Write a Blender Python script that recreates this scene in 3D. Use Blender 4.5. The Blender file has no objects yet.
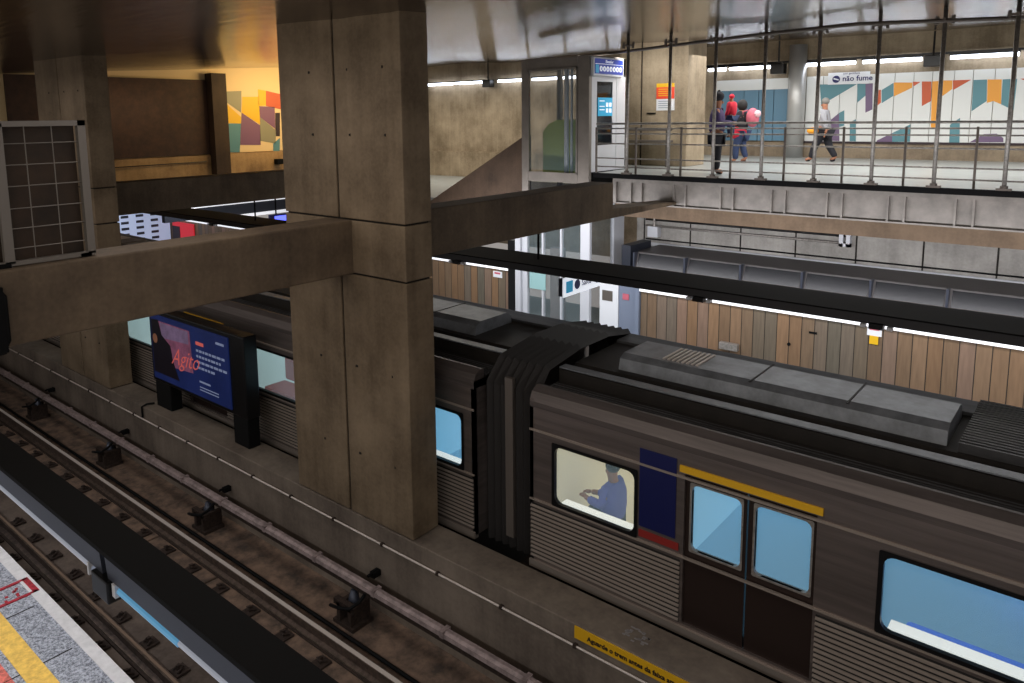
import bpy, bmesh, math, random
from mathutils import Vector, Matrix
random.seed(4)
sc = bpy.context.scene
COL = sc.collection
PI = math.pi

# ------------------------------------------------------------------ materials
def S(c):  # sRGB 0-255 -> linear
    return tuple(((v/255)/12.92 if v/255 <= .04045 else ((v/255+.055)/1.055)**2.4) for v in c) + (1,)

def mat(name, rgb, rough=.6, metal=0, noise=0, nscale=6, bump=0, emit=0, ecol=None, stretch=(1,1,1), spec=.5, dark=None, coat=0):
    m = bpy.data.materials.new(name); m.use_nodes = True
    nt = m.node_tree; b = nt.nodes['Principled BSDF']
    b.inputs['Base Color'].default_value = S(rgb)
    b.inputs['Roughness'].default_value = rough
    b.inputs['Metallic'].default_value = metal
    b.inputs['Specular IOR Level'].default_value = spec
    if coat:
        b.inputs['Coat Weight'].default_value = coat; b.inputs['Coat Roughness'].default_value = .25
    if emit:
        b.inputs['Emission Color'].default_value = S(ecol or rgb); b.inputs['Emission Strength'].default_value = emit
    if noise or bump:
        g = nt.nodes.new('ShaderNodeNewGeometry')
        mp = nt.nodes.new('ShaderNodeMapping'); mp.inputs['Scale'].default_value = stretch
        nt.links.new(g.outputs['Position'], mp.inputs[0])
        n = nt.nodes.new('ShaderNodeTexNoise'); n.inputs['Scale'].default_value = nscale; n.inputs['Detail'].default_value = 6
        n.inputs['Roughness'].default_value = .65
        nt.links.new(mp.outputs[0], n.inputs['Vector'])
        if noise:
            r = nt.nodes.new('ShaderNodeValToRGB')
            a, c = S(dark or [v*(1-noise) for v in rgb]), S([min(255, v*(1+noise*.6)) for v in rgb])
            r.color_ramp.elements[0].position = .34; r.color_ramp.elements[0].color = a
            r.color_ramp.elements[1].position = .66; r.color_ramp.elements[1].color = c
            nt.links.new(n.outputs[0], r.inputs[0]); nt.links.new(r.outputs[0], b.inputs['Base Color'])
        if bump:
            bp = nt.nodes.new('ShaderNodeBump'); bp.inputs['Strength'].default_value = bump; bp.inputs['Distance'].default_value = .03
            nt.links.new(n.outputs[0], bp.inputs['Height']); nt.links.new(bp.outputs[0], b.inputs['Normal'])
    return m

def concrete(name, rgb, rgb2, lines=0.0, rough=.7):
    """board formed concrete: blotchy, vertical streaks, tie holes"""
    m = bpy.data.materials.new(name); m.use_nodes = True
    nt = m.node_tree; N = nt.nodes; L = nt.links; b = N['Principled BSDF']
    g = N.new('ShaderNodeNewGeometry')
    n1 = N.new('ShaderNodeTexNoise'); n1.inputs['Scale'].default_value = 1.1; n1.inputs['Detail'].default_value = 7; n1.inputs['Roughness'].default_value = .6
    L.new(g.outputs['Position'], n1.inputs['Vector'])
    mp = N.new('ShaderNodeMapping'); mp.inputs['Scale'].default_value = (9, 9, .5); L.new(g.outputs['Position'], mp.inputs[0])
    n2 = N.new('ShaderNodeTexNoise'); n2.inputs['Scale'].default_value = 1.0; n2.inputs['Detail'].default_value = 4; L.new(mp.outputs[0], n2.inputs['Vector'])
    n3 = N.new('ShaderNodeTexNoise'); n3.inputs['Scale'].default_value = 22; n3.inputs['Detail'].default_value = 3; L.new(g.outputs['Position'], n3.inputs['Vector'])
    a1 = N.new('ShaderNodeMath'); a1.operation = 'MULTIPLY_ADD'; a1.inputs[1].default_value = .68
    a2 = N.new('ShaderNodeMath'); a2.operation = 'MULTIPLY'; a2.inputs[1].default_value = .17
    a3 = N.new('ShaderNodeMath'); a3.operation = 'MULTIPLY_ADD'; a3.inputs[1].default_value = .15
    L.new(n2.outputs[0], a2.inputs[0]); L.new(n1.outputs[0], a1.inputs[0]); L.new(a2.outputs[0], a1.inputs[2])
    L.new(n3.outputs[0], a3.inputs[0]); L.new(a1.outputs[0], a3.inputs[2])
    r = N.new('ShaderNodeValToRGB'); r.color_ramp.elements[0].position = .36; r.color_ramp.elements[1].position = .64
    r.color_ramp.elements[0].color = S(rgb2); r.color_ramp.elements[1].color = S(rgb)
    L.new(a3.outputs[0], r.inputs[0]); L.new(r.outputs[0], b.inputs['Base Color'])
    b.inputs['Roughness'].default_value = rough; b.inputs['Specular IOR Level'].default_value = .35
    bp = N.new('ShaderNodeBump'); bp.inputs['Strength'].default_value = .35; bp.inputs['Distance'].default_value = .01
    L.new(a3.outputs[0], bp.inputs['Height']); L.new(bp.outputs[0], b.inputs['Normal'])
    return m

def boards(name, axis=0, pitch=.33):
    m = bpy.data.materials.new(name); m.use_nodes = True
    nt = m.node_tree; N = nt.nodes; L = nt.links; b = N['Principled BSDF']
    g = N.new('ShaderNodeNewGeometry'); sp = N.new('ShaderNodeSeparateXYZ'); L.new(g.outputs['Position'], sp.inputs[0])
    d = N.new('ShaderNodeMath'); d.operation = 'DIVIDE'; d.inputs[1].default_value = pitch; L.new(sp.outputs[axis], d.inputs[0])
    f = N.new('ShaderNodeMath'); f.operation = 'FLOOR'; L.new(d.outputs[0], f.inputs[0])
    w = N.new('ShaderNodeTexWhiteNoise'); w.noise_dimensions = '1D'; L.new(f.outputs[0], w.inputs['W'])
    r = N.new('ShaderNodeValToRGB'); r.color_ramp.interpolation = 'LINEAR'
    cs = [(108,100,86), (140,108,78), (120,98,76), (148,116,86), (116,104,90), (156,120,98)]
    e = r.color_ramp.elements; e[0].color = S(cs[0]); e[1].color = S(cs[-1])
    for i in range(1, 5):
        k = e.new(i/5); k.color = S(cs[i])
    L.new(w.outputs[0], r.inputs[0])
    fr = N.new('ShaderNodeMath'); fr.operation = 'FRACT'; L.new(d.outputs[0], fr.inputs[0])
    lt = N.new('ShaderNodeMath'); lt.operation = 'LESS_THAN'; lt.inputs[1].default_value = .07; L.new(fr.outputs[0], lt.inputs[0])
    mx = N.new('ShaderNodeMix'); mx.data_type = 'RGBA'; L.new(lt.outputs[0], mx.inputs[0]); L.new(r.outputs[0], mx.inputs[6]); mx.inputs[7].default_value = S((45,36,28))
    n = N.new('ShaderNodeTexNoise'); n.inputs['Scale'].default_value = 3; mp = N.new('ShaderNodeMapping'); mp.inputs['Scale'].default_value = (8, 8, .8)
    L.new(g.outputs['Position'], mp.inputs[0]); L.new(mp.outputs[0], n.inputs['Vector'])
    m2 = N.new('ShaderNodeMix'); m2.data_type = 'RGBA'; m2.blend_type = 'MULTIPLY'; m2.inputs[0].default_value = .45
    L.new(mx.outputs[2], m2.inputs[6]); L.new(n.outputs[0], m2.inputs[7]); L.new(m2.outputs[2], b.inputs['Base Color'])
    b.inputs['Roughness'].default_value = .55
    return m

def glass(name, rgb, alpha=.25, rough=.05):
    m = bpy.data.materials.new(name); m.use_nodes = True
    nt = m.node_tree; N = nt.nodes; L = nt.links; b = N['Principled BSDF']
    b.inputs['Base Color'].default_value = S(rgb); b.inputs['Roughness'].default_value = rough
    b.inputs['Alpha'].default_value = alpha; b.inputs['Specular IOR Level'].default_value = .8
    return m

def granite(name):
    m = bpy.data.materials.new(name); m.use_nodes = True
    nt = m.node_tree; N = nt.nodes; L = nt.links; b = N['Principled BSDF']
    g = N.new('ShaderNodeNewGeometry'); n = N.new('ShaderNodeTexNoise'); n.inputs['Scale'].default_value = 38; n.inputs['Detail'].default_value = 5; n.inputs['Roughness'].default_value = .8
    L.new(g.outputs['Position'], n.inputs['Vector'])
    r = N.new('ShaderNodeValToRGB'); r.color_ramp.elements[0].position = .4; r.color_ramp.elements[1].position = .6
    r.color_ramp.elements[0].color = S((84,88,98)); r.color_ramp.elements[1].color = S((196,200,212))
    L.new(n.outputs[0], r.inputs[0]); L.new(r.outputs[0], b.inputs['Base Color']); b.inputs['Roughness'].default_value = .5
    return m

M = {}
M['conc'] = concrete('pillar_concrete', (130,113,92), (86,72,55))
M['conc_beam'] = concrete('beam_concrete', (116,99,80), (74,62,50))
M['conc_light'] = concrete('wall_concrete', (172,156,132), (118,104,84))
M['conc_grey'] = concrete('grey_concrete', (178,174,168), (130,127,122))
M['conc_track'] = concrete('track_concrete', (116,102,92), (66,56,50))
M['conc_wall'] = concrete('ledge_concrete', (126,114,102), (84,74,66))
M['groove'] = mat('groove_dark', (30,25,20), .9)
M['ceiling'] = mat('ceiling_gloss', (70,54,44), .17, .55, noise=.45, nscale=1.5, bump=.5, stretch=(.22,2.6,1), spec=.7, coat=.16)
M['black'] = mat('matt_black', (6,6,7), .8, spec=.2)
M['black_sheen'] = mat('black_metal', (16,16,18), .35, .3)
M['slate'] = mat('slate_metal', (62,66,78), .4, .4)
M['steel'] = mat('brushed_steel', (160,154,148), .4, .6, noise=.15, nscale=20)
M['steel_dark'] = mat('dull_steel', (112,104,98), .45, .5)
M['girder'] = mat('girder_paint', (132,126,120), .5, .2, noise=.12, nscale=3)
M['rail'] = mat('rail_rust', (96,82,74), .5, .6, noise=.25, nscale=14)
M['rail_top'] = mat('rail_polished', (214,204,196), .45, .35)
M['rail_worn'] = mat('rail_worn', (140,118,100), .5, .3)
M['rust'] = mat('rusty_iron', (58,46,40), .7, .4, noise=.3, nscale=25)
M['cover'] = mat('third_rail_cover', (150,134,132), .45, .2, noise=.2, nscale=9)
M['dirt'] = mat('brake_dust', (108,88,74), .9, noise=.3, nscale=4, dark=(64,53,46))
M['train'] = mat('train_steel', (128,118,114), .34, .75, noise=.12, nscale=2, stretch=(.3,1,6))
M['train_rib'] = mat('train_rib_steel', (168,156,146), .38, .55)
M['train_dark'] = mat('train_dark_gap', (20,18,17), .6)
M['cant'] = mat('cant_rail_steel', (98,90,88), .45, .5, noise=.15, nscale=2, stretch=(.3,1,6))
M['roof'] = mat('roof_grey', (74,74,76), .5, .3, noise=.25, nscale=3, stretch=(.4,2,1))
M['roof_dark'] = mat('roof_recess', (36,32,29), .6, .2, noise=.2, nscale=5)  # dark colour carries the shade of the roof recess; lid seams share it
M['roof_ac'] = mat('roof_unit_grey', (126,130,136), .4, .4, noise=.15, nscale=4)
M['door_brown'] = mat('door_brown', (52,40,36), .4, .5)
M['pane'] = glass('train_window_glass', (190,222,240), .22)
M['cab_cyan'] = mat('interior_cyan_glow', (140,190,210), .6, emit=.6, ecol=(136,192,218))  # emission stands in for lamplight on the train lining
M['cab_cream'] = mat('interior_cream_glow', (210,204,178), .6, emit=.42, ecol=(214,206,180))  # cream lining glows by itself in place of lamplight
M['cab_floor'] = mat('interior_floor_glow', (120,170,196), .5, emit=.35, ecol=(110,170,200))  # floor emission imitates the lit train interior
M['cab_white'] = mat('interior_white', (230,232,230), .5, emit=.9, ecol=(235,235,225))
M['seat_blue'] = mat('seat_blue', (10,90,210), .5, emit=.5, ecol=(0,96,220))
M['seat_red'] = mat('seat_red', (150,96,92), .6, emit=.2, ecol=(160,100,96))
M['yellow'] = mat('sign_yellow', (214,164,20), .5)
M['tactile'] = mat('tactile_yellow', (246,196,92), .6, noise=.12, nscale=18)
M['white_paint'] = mat('white_paint', (220,218,220), .6, noise=.06, nscale=10)
M['red_paint'] = mat('red_paint', (170,36,52), .7, noise=.3, nscale=30)
M['granite'] = granite('granite_tiles')
M['tube'] = mat('lit_tube', (255,255,255), .5, emit=9, ecol=(232,240,255))
M['tube_soft'] = mat('lit_strip', (240,240,240), .5, emit=.85, ecol=(232,234,242))
M['tube_blue'] = mat('blue_tube', (90,150,190), .3, emit=.45, ecol=(90,150,190))
M['white'] = mat('white_enamel', (226,228,232), .35)
M['white_post'] = mat('white_metal', (206,208,214), .35, .1)
M['grey_blue'] = mat('grey_blue_metal', (128,138,158), .35, .2)
M['lift_frame'] = mat('lift_frame', (142,134,126), .45, .3, noise=.08, nscale=2)
M['glass'] = glass('shaft_glass', (110,132,140), .2)
M['glass_dark'] = glass('dark_glass', (24,28,34), .6)
M['blue_sign'] = mat('sign_blue', (26,52,150), .4, emit=.25, ecol=(30,60,170))
M['cyan'] = mat('sign_cyan', (40,160,205), .4, emit=.25, ecol=(40,160,205))
M['navy'] = mat('navy_ink', (32,34,96), .6)
M['ink'] = mat('dark_ink', (34,24,14), .7)
M['red_sign'] = mat('sign_red', (214,66,42), .5, emit=.15, ecol=(214,66,42))
M['sign_red2'] = mat('banner_red', (214,40,52), .5, emit=.35, ecol=(220,40,50))
M['teal'] = mat('panel_teal', (88,136,146), .5)
M['purple'] = mat('panel_purple', (112,92,122), .5)
M['rustp'] = mat('panel_rust', (196,88,48), .5)
M['orange'] = mat('panel_orange', (232,158,58), .5)
M['panel_white'] = mat('panel_white', (222,224,222), .45)
M['panel_blue'] = mat('panel_blue', (96,134,158), .45)
M['sage'] = mat('panel_sage', (140,136,110), .5)
M['myellow'] = mat('panel_yellow', (226,178,20), .5)
M['mpurple'] = mat('panel_violet', (122,84,112), .5)
M['cream'] = mat('panel_cream', (228,200,150), .6)
M['mdark'] = mat('panel_dark', (50,36,40), .6)
M['brown_wall'] = mat('brown_brick', (62,40,28), .7, noise=.2, nscale=5)
M['boards'] = boards('wood_boards', 0, .245)
M['floor_mezz'] = mat('pale_floor', (156,160,158), .3, noise=.06, nscale=2)
M['screen'] = mat('screen_navy', (20,28,60), .35, emit=.45, ecol=(20,34,84), noise=.5, nscale=1.4)
M['screen_pink'] = mat('screen_pink', (110,66,88), .35, emit=.3, ecol=(140,84,110), noise=.45, nscale=5)
M['screen_pale'] = mat('screen_pale', (100,84,110), .35, emit=.25, ecol=(140,116,150), noise=.3, nscale=5)
M['screen_dark'] = mat('screen_figure', (22,16,30), .4)
M['neon'] = mat('neon_coral', (190,90,86), .4, emit=.35, ecol=(220,100,92))
M['white_txt'] = mat('white_lettering', (235,238,245), .5, emit=.5, ecol=(230,235,250))
M['skin'] = mat('skin', (164,112,86), .6)
M['hair'] = mat('black_hair', (20,16,16), .7)
M['jacket_purple'] = mat('purple_jacket', (60,46,88), .8)
M['red_cloth'] = mat('red_cloth', (196,30,54), .8)
M['pink_cloth'] = mat('pink_cloth', (190,96,112), .8)
M['dark_cloth'] = mat('dark_cloth', (28,28,36), .85)
M['jeans'] = mat('blue_jeans', (44,58,92), .85)
M['grey_cloth'] = mat('grey_cloth', (150,150,156), .85)
M['orange_cloth'] = mat('orange_cloth', (224,150,40), .8)
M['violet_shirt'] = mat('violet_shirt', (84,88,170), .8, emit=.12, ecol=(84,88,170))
M['boot'] = mat('brown_boot', (84,48,34), .7)
M['mesh_wire'] = mat('pale_wire', (122,116,110), .5, .3)
M['mesh_back'] = mat('brown_backing', (50,36,24), .7, noise=.3, nscale=3)
M['warmlamp'] = mat('warm_lamp', (255,200,120), .5, emit=3, ecol=(255,190,100))
M['blue_screen'] = mat('blue_display', (80,90,220), .3, emit=2.2, ecol=(90,100,240))

# ------------------------------------------------------------------ helpers
OFF = {}
class MB:
    def __init__(s): s.v = []; s.f = []; s.mi = []
    def add(s, vs, fs, mi=0):
        n = len(s.v); s.v += [tuple(p) for p in vs]
        for f in fs: s.f.append([n+i for i in f]); s.mi.append(mi)
        return s
    def box(s, x0, x1, y0, y1, z0, z1, mi=0):
        if x0 > x1: x0, x1 = x1, x0
        if y0 > y1: y0, y1 = y1, y0
        if z0 > z1: z0, z1 = z1, z0
        v = [(x, y, z) for x in (x0, x1) for y in (y0, y1) for z in (z0, z1)]
        return s.add(v, [(0,1,3,2), (4,6,7,5), (0,4,5,1), (2,3,7,6), (0,2,6,4), (1,5,7,3)], mi)
    def tube(s, pts, r, n=8, mi=0, cap=True):
        pts = [Vector(p) for p in pts]; rs = r if isinstance(r, (list, tuple)) else [r]*len(pts); vs = []
        for i, p in enumerate(pts):
            d = (pts[min(i+1, len(pts)-1)] - pts[max(i-1, 0)]).normalized()
            a = Vector((0,0,1)) if abs(d.z) < .9 else Vector((1,0,0))
            u = d.cross(a).normalized(); w = d.cross(u)
            for k in range(n):
                t = 2*PI*k/n; vs.append(p + (u*math.cos(t)+w*math.sin(t))*rs[i])
        fs = [(i*n+k, i*n+(k+1)%n, (i+1)*n+(k+1)%n, (i+1)*n+k) for i in range(len(pts)-1) for k in range(n)]
        if cap: fs += [tuple(range(n))[::-1], tuple((len(pts)-1)*n+k for k in range(n))]
        return s.add(vs, fs, mi)
    def extrude_x(s, prof, x0, x1, mi=0, cap=True):   # prof list of (y,z)
        n = len(prof); vs = [(x0, y, z) for y, z in prof] + [(x1, y, z) for y, z in prof]
        fs = [(i, (i+1) % n, n+(i+1) % n, n+i) for i in range(n)]
        if cap: fs += [tuple(range(n))[::-1], tuple(range(n, 2*n))]
        return s.add(vs, fs, mi)
    def extrude_y(s, prof, y0, y1, mi=0):             # prof list of (x,z)
        n = len(prof); vs = [(x, y0, z) for x, z in prof] + [(x, y1, z) for x, z in prof]
        fs = [(i, (i+1) % n, n+(i+1) % n, n+i) for i in range(n)] + [tuple(range(n))[::-1], tuple(range(n, 2*n))]
        return s.add(vs, fs, mi)
    def extrude_d(s, poly, d, mi=0):                  # poly 3d points, offset vector
        n = len(poly); d = Vector(d); vs = [Vector(p) for p in poly] + [Vector(p)+d for p in poly]
        fs = [(i, (i+1) % n, n+(i+1) % n, n+i) for i in range(n)] + [tuple(range(n))[::-1], tuple(range(n, 2*n))]
        return s.add(vs, fs, mi)
    def ball(s, c, rx, ry, rz, mi=0, n=12, m=8):
        vs = []; fs = []
        for i in range(m+1):
            a = PI*i/m
            for k in range(n):
                t = 2*PI*k/n; vs.append((c[0]+rx*math.sin(a)*math.cos(t), c[1]+ry*math.sin(a)*math.sin(t), c[2]+rz*math.cos(a)))
        for i in range(m):
            for k in range(n): fs.append((i*n+k, i*n+(k+1) % n, (i+1)*n+(k+1) % n, (i+1)*n+k))
        return s.add(vs, fs, mi)
    def build(s, name, mats, parent=None, bevel=0, smooth=False):
        if not isinstance(mats, (list, tuple)): mats = [mats]
        off = OFF.get(parent.name, Vector()) if parent else Vector()
        me = bpy.data.meshes.new(name)
        me.from_pydata([(p[0]-off.x, p[1]-off.y, p[2]-off.z) for p in s.v], [], s.f)
        for m in mats: me.materials.append(m)
        for i, p in enumerate(me.polygons):
            p.material_index = s.mi[i]; p.use_smooth = smooth
        bm = bmesh.new(); bm.from_mesh(me); bmesh.ops.recalc_face_normals(bm, faces=bm.faces); bm.to_mesh(me); bm.free()
        me.update()
        o = bpy.data.objects.new(name, me); COL.objects.link(o)
        if parent: o.parent = parent
        OFF[o.name] = off
        if bevel:
            b = o.modifiers.new('bevel', 'BEVEL'); b.width = bevel; b.segments = 2; b.limit_method = 'ANGLE'
        return o

def tag(o, label=None, cat=None, group=None, kind=None):
    if label: o['label'] = label
    if cat: o['category'] = cat
    if group: o['group'] = group
    if kind: o['kind'] = kind
    return o
def thing(name, label, cat, loc, group=None):
    o = bpy.data.objects.new(name, None); COL.objects.link(o); o.location = loc; o.empty_display_size = .2
    OFF[o.name] = Vector(loc); return tag(o, label, cat, group)
def struct(name, mb, m, **k): return tag(mb.build(name, m, **k), kind='structure')
def dup(root, dx=0, dy=0, dz=0, label=None, group=None):
    r = root.copy(); COL.objects.link(r); r.location = Vector(root.location)+Vector((dx, dy, dz))
    if label: r['label'] = label
    if group: r['group'] = group
    for ch in list(root.children):
        c = ch.copy(); COL.objects.link(c); c.parent = r
        for g in ch.children:
            d = g.copy(); COL.objects.link(d); d.parent = c
    return r
def ordi(i): return ['first','second','third','fourth','fifth','sixth','seventh','eighth','ninth','tenth','eleventh','twelfth','thirteenth','fourteenth'][i]

def lettering(parent, body, size, origin, xd, up, m, name='lettering', align='LEFT', shear=0, bold=0, spacing=1):
    cu = bpy.data.curves.new('txt', 'FONT'); cu.body = body; cu.size = size; cu.align_x = align; cu.shear = shear
    cu.extrude = .002; cu.offset = bold; cu.resolution_u = 2; cu.space_character = spacing
    t = bpy.data.objects.new('txt', cu); COL.objects.link(t)
    dg = bpy.context.evaluated_depsgraph_get(); me = bpy.data.meshes.new_from_object(t.evaluated_get(dg))
    bpy.data.objects.remove(t); xd = Vector(xd).normalized(); up = Vector(up).normalized(); n = xd.cross(up)
    off = OFF[parent.name]
    for v in me.vertices:
        c = v.co.copy(); v.co = Vector(origin)-off + xd*c.x + up*c.y + n*c.z
    me.materials.clear(); me.materials.append(m)
    o = bpy.data.objects.new(name, me); COL.objects.link(o); o.parent = parent; OFF[o.name] = off
    return o

def skin_mesh(name, joints, edges, m, parent, sub=1, root=0):
    """joints: list of (x,y,z,r) world; a continuous skinned body"""
    off = OFF[parent.name]
    bm = bmesh.new(); lay = bm.verts.layers.skin.verify(); vs = []
    for j in joints:
        v = bm.verts.new((j[0]-off.x, j[1]-off.y, j[2]-off.z)); r = j[3]
        v[lay].radius = (r if isinstance(r, (int, float)) else r[0], r if isinstance(r, (int, float)) else r[1]); vs.append(v)
    vs[root][lay].use_root = True
    for a, b in edges: bm.edges.new((vs[a], vs[b]))
    me = bpy.data.meshes.new(name); bm.to_mesh(me); bm.free(); me.materials.append(m)
    o = bpy.data.objects.new(name, me); COL.objects.link(o); o.parent = parent; OFF[o.name] = off
    s = o.modifiers.new('skin', 'SKIN'); s.use_smooth_shade = True
    if sub: ss = o.modifiers.new('sub', 'SUBSURF'); ss.levels = sub; ss.render_levels = sub
    return o

# ------------------------------------------------------------------ camera
cam = bpy.data.cameras.new('camera'); co = bpy.data.objects.new('camera', cam); COL.objects.link(co); sc.camera = co
Rm = Matrix(((0.76016641,-0.08162766,0.64458045),(0.64958802,0.11610585,-0.75136865),(-0.01350709,0.98987694,0.14128411)))
co.matrix_world = Rm.to_4x4()
cam.sensor_width = 36; cam.lens = 752.987/1024*36
cam.shift_x = (512-479.01)/1024; cam.shift_y = (224.356-341.5)/1024
cam.clip_end = 300

# ------------------------------------------------------------------ setting
# platform nearest to us
XL, XR = -44, 7
struct('floor_platform', MB().box(XL, XR, -3, 2.64, -5.5, -5.2), M['granite'])
struct('trim_1', MB().box(XL, XR, 2.58, 2.70, -5.45, -5.19), M['white_paint'])
struct('trim_2', MB().box(XL, XR, 2.05, 2.25, -5.21, -5.19), M['tactile'])
tj = MB()
for k in range(24): tj.box(-22.9+k*1.02, -22.885+k*1.02, -2, 2.52, -5.2, -5.197)
struct('trim_3', tj, M['groove'])
struct('wall_platform_edge', MB().box(XL, XR, 2.2, 2.62, -7, -5.5), M['conc_track'])
struct('floor_trackbed', MB().box(XL, XR, 2.6, 6.15, -7.2, -6.95).box(XL, XR, 5.28, 6.15, -6.96, -6.55), M['dirt'])
struct('wall_middle', MB().box(XL, XR, 6.13, 6.64, -7.2, -5.3), M['conc_wall'], bevel=.012)
struct('floor_far_trackbed', MB().box(XL, XR, 6.6, 9.95, -7.2, -6.9), M['dirt'])
struct('floor_far_platform', MB().box(XL, XR, 9.95, 17.3, -5.6, -5.2), M['floor_mezz'])
# plinths that carry the rails
pl = MB().box(XL, XR, 3.05, 4.15, -6.95, -6.5)
struct('trim_4', pl, M['conc_track'])
p2 = MB(); x = -40.
while x < XR:
    p2.box(x, x+1.66, 4.72, 5.32, -6.95, -6.49); x += 1.7
struct('trim_5', p2, M['dirt'], bevel=.015)
struct('trim_6', MB().box(XL, XR, 2.64, 3.05, -6.95, -6.62), mat('walkway_grey', (70,66,66), .8, noise=.2, nscale=3))

# mezzanine floor slab (two pieces around the stair well)
struct('floor_mezzanine', MB().box(-9.5, XR, 15.32, 24.2, -1.44, -1.35).box(-12, -9.5, 17.05, 24.2, -1.44, -1.35), M['floor_mezz'])
struct('floor_mezzanine_left', MB().box(XL, -21.99, 6.0, 17.4, -1.95, -1.4), M['conc_light'])
struct('trim_11', MB().box(-22, -21.88, 6, 12.58, -1.95, -1.08).box(-22, -21.9, 13.12, 17.2, -1.95, -1.06), concrete('warm_conc', (186,152,106), (128,100,66)))
struct('floor_stair_landing', MB().box(-30, -12, 17, 24.2, -2.7, -2.5), M['floor_mezz'])
struct('wall_back', MB().box(-30, XR, 24, 24.3, -5.2, 3.0), M['conc_light'])
struct('trim_7', MB().box(-30, -12, 23.9, 24.02, -1.46, -1.42).box(-30, -12, 23.8, 24.02, -2.5, -1.46), M['conc_light'])
struct('trim_8', MB().box(-10.2, XR, 23.93, 24.02, -1.35, -.9), concrete('dado_concrete', (158,142,120), (112,98,82)))
struct('wall_lower_right', MB().box(-9.4, XR, 17.2, 17.5, -5.2, -1.44), M['conc_grey'])
gj = MB()
for k in range(13): gj.box(-9.2+k*1.25, -9.17+k*1.25, 17.19, 17.21, -3.3, -2.3)
struct('trim_9', gj, M['groove'])
# left end wall facing along the tracks
struct('wall_left', MB().box(-22.3, -22, 6.0, 17.2, -1.35, 2.4), M['cream'])
struct('wall_far_left', MB().box(XL, XL+.3, -3, 26, -7.2, 4), M['brown_wall'])

# glossy folded ceiling
cb = MB(); nx, ny = 60, 40
def cz(x, y):
    z = 1.2 + .052*(max(y, 6.2)-6.2)
    f = abs(((x*.9+y*.55)/3.1) % 2 - 1)
    return z + .09*f + .02*math.sin(x*1.1+y*.8)
vs = []; fs = []
for i in range(nx+1):
    for j in range(ny+1):
        xx = -44+51.*i/nx; yy = -3+27.5*j/ny; vs.append((xx, yy, cz(xx, yy)))
for i in range(nx):
    for j in range(ny): fs.append((i*(ny+1)+j, i*(ny+1)+j+1, (i+1)*(ny+1)+j+1, (i+1)*(ny+1)+j))
cb.add(vs, fs)
struct('ceiling', cb, M['ceiling'], smooth=True)

# ------------------------------------------------------------------ pillars and beams
def pillar(x1, label, xs=None):
    x0 = x1-2.38
    t = thing('concrete_pillar', label, 'pillar', ((x0+x1)/2, 6.35, -5.3), 'concrete pillars between the tracks')
    mb = MB(); zs = [-5.3, -1.97, -1.27, 1.35]
    for a, b in ((x0, x1-1.24), (x1-1.20, x1)):
        for k in range(3):
            mb.box(a, b, 6.14, 6.6, zs[k]+.012, zs[k+1]-.012)
    mb.build('shaft', M['conc'], t, bevel=.012)
    MB().box(x0+.03, x1-.03, 6.17, 6.57, -5.3, 1.3).build('joint', M['groove'], t)
    th = MB()
    for zz in (-4.4, -3.2, -.2, .6):
        for xx in (x1-1.7, x1-.95, x1-.3): th.tube([(xx+random.uniform(-.04,.04), 6.139, zz), (xx, 6.15, zz)], .018)
    th.build('tie_hole', M['groove'], t)
    return t
pillar(-6.43, 'big square concrete pillar in the centre with a dark vertical joint')
pillar(-15.05, 'concrete pillar at the left behind the wire mesh panel')
def beam(x1, lab):
    n_ = [(-3, -1.97), (14.1, -1.97), (15.3, -1.97), (15.3, -1.9), (12.6, -1.78), (12.6, -1.28), (-3, -1.28)] if x1 > -10 else [(-3, -1.97), (15.3, -1.97), (15.3, -1.28), (-3, -1.28)]
    mb = MB().extrude_x(n_, x1-.5, x1)
    o = mb.build('concrete_beam', M['conc_beam'], bevel=.02)
    return tag(o, lab, 'beam', 'concrete cross beams over the tracks')
beam(-7.4, 'concrete cross beam running through the big centre pillar over the tracks')
beam(-16.1, 'concrete cross beam behind, passing through the left pillar')
# stair parapet
tag(MB().extrude_y([(-15.2, -2.5), (-11.7, -2.5), (-11.7, -.48), (-15.2, -2.42)], 15.5, 15.75).build('stair_parapet', concrete('stair_brown', (104,84,68), (70,56,46))),
    'brown sloping concrete stair parapet left of the glass lift', 'parapet')
# concrete edge beam + steel girder below railing
tag(MB().box(-9.0, XR, 15.42, 15.6, -2.34, -1.44).build('edge_beam', concrete('edge_brown', (120,100,80), (86,70,54))),
    'brown concrete edge beam under the steel girder of the mezzanine', 'beam')
g = thing('steel_girder', 'grey steel girder with paired stiffeners under the mezzanine railing', 'girder', (-4, 15.3, -2.0))
MB().box(-8.98, XR, 15.36, 15.39, -2.0, -1.45).build('web', M['girder'], g)
MB().box(-8.98, XR, 15.27, 15.41, -2.03, -2.0).build('flange', M['girder'], g)
MB().box(-8.98, XR, 15.27, 15.41, -1.53, -1.45).build('flange', M['girder'], g)
MB().box(-8.98, -8.9, 15.26, 15.41, -2.03, -1.45).build('end_plate', M['girder'], g)
xs = -8.55
while xs < 2:
    for d in (0, .27): MB().box(xs+d, xs+d+.035, 15.28, 15.37, -2.0, -1.53).build('stiffener', M['girder'], g)
    xs += 1.06
struct('trim_10', MB().box(-9.5, XR, 15.24, 15.36, -1.45, -1.345), M['black'])

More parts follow.
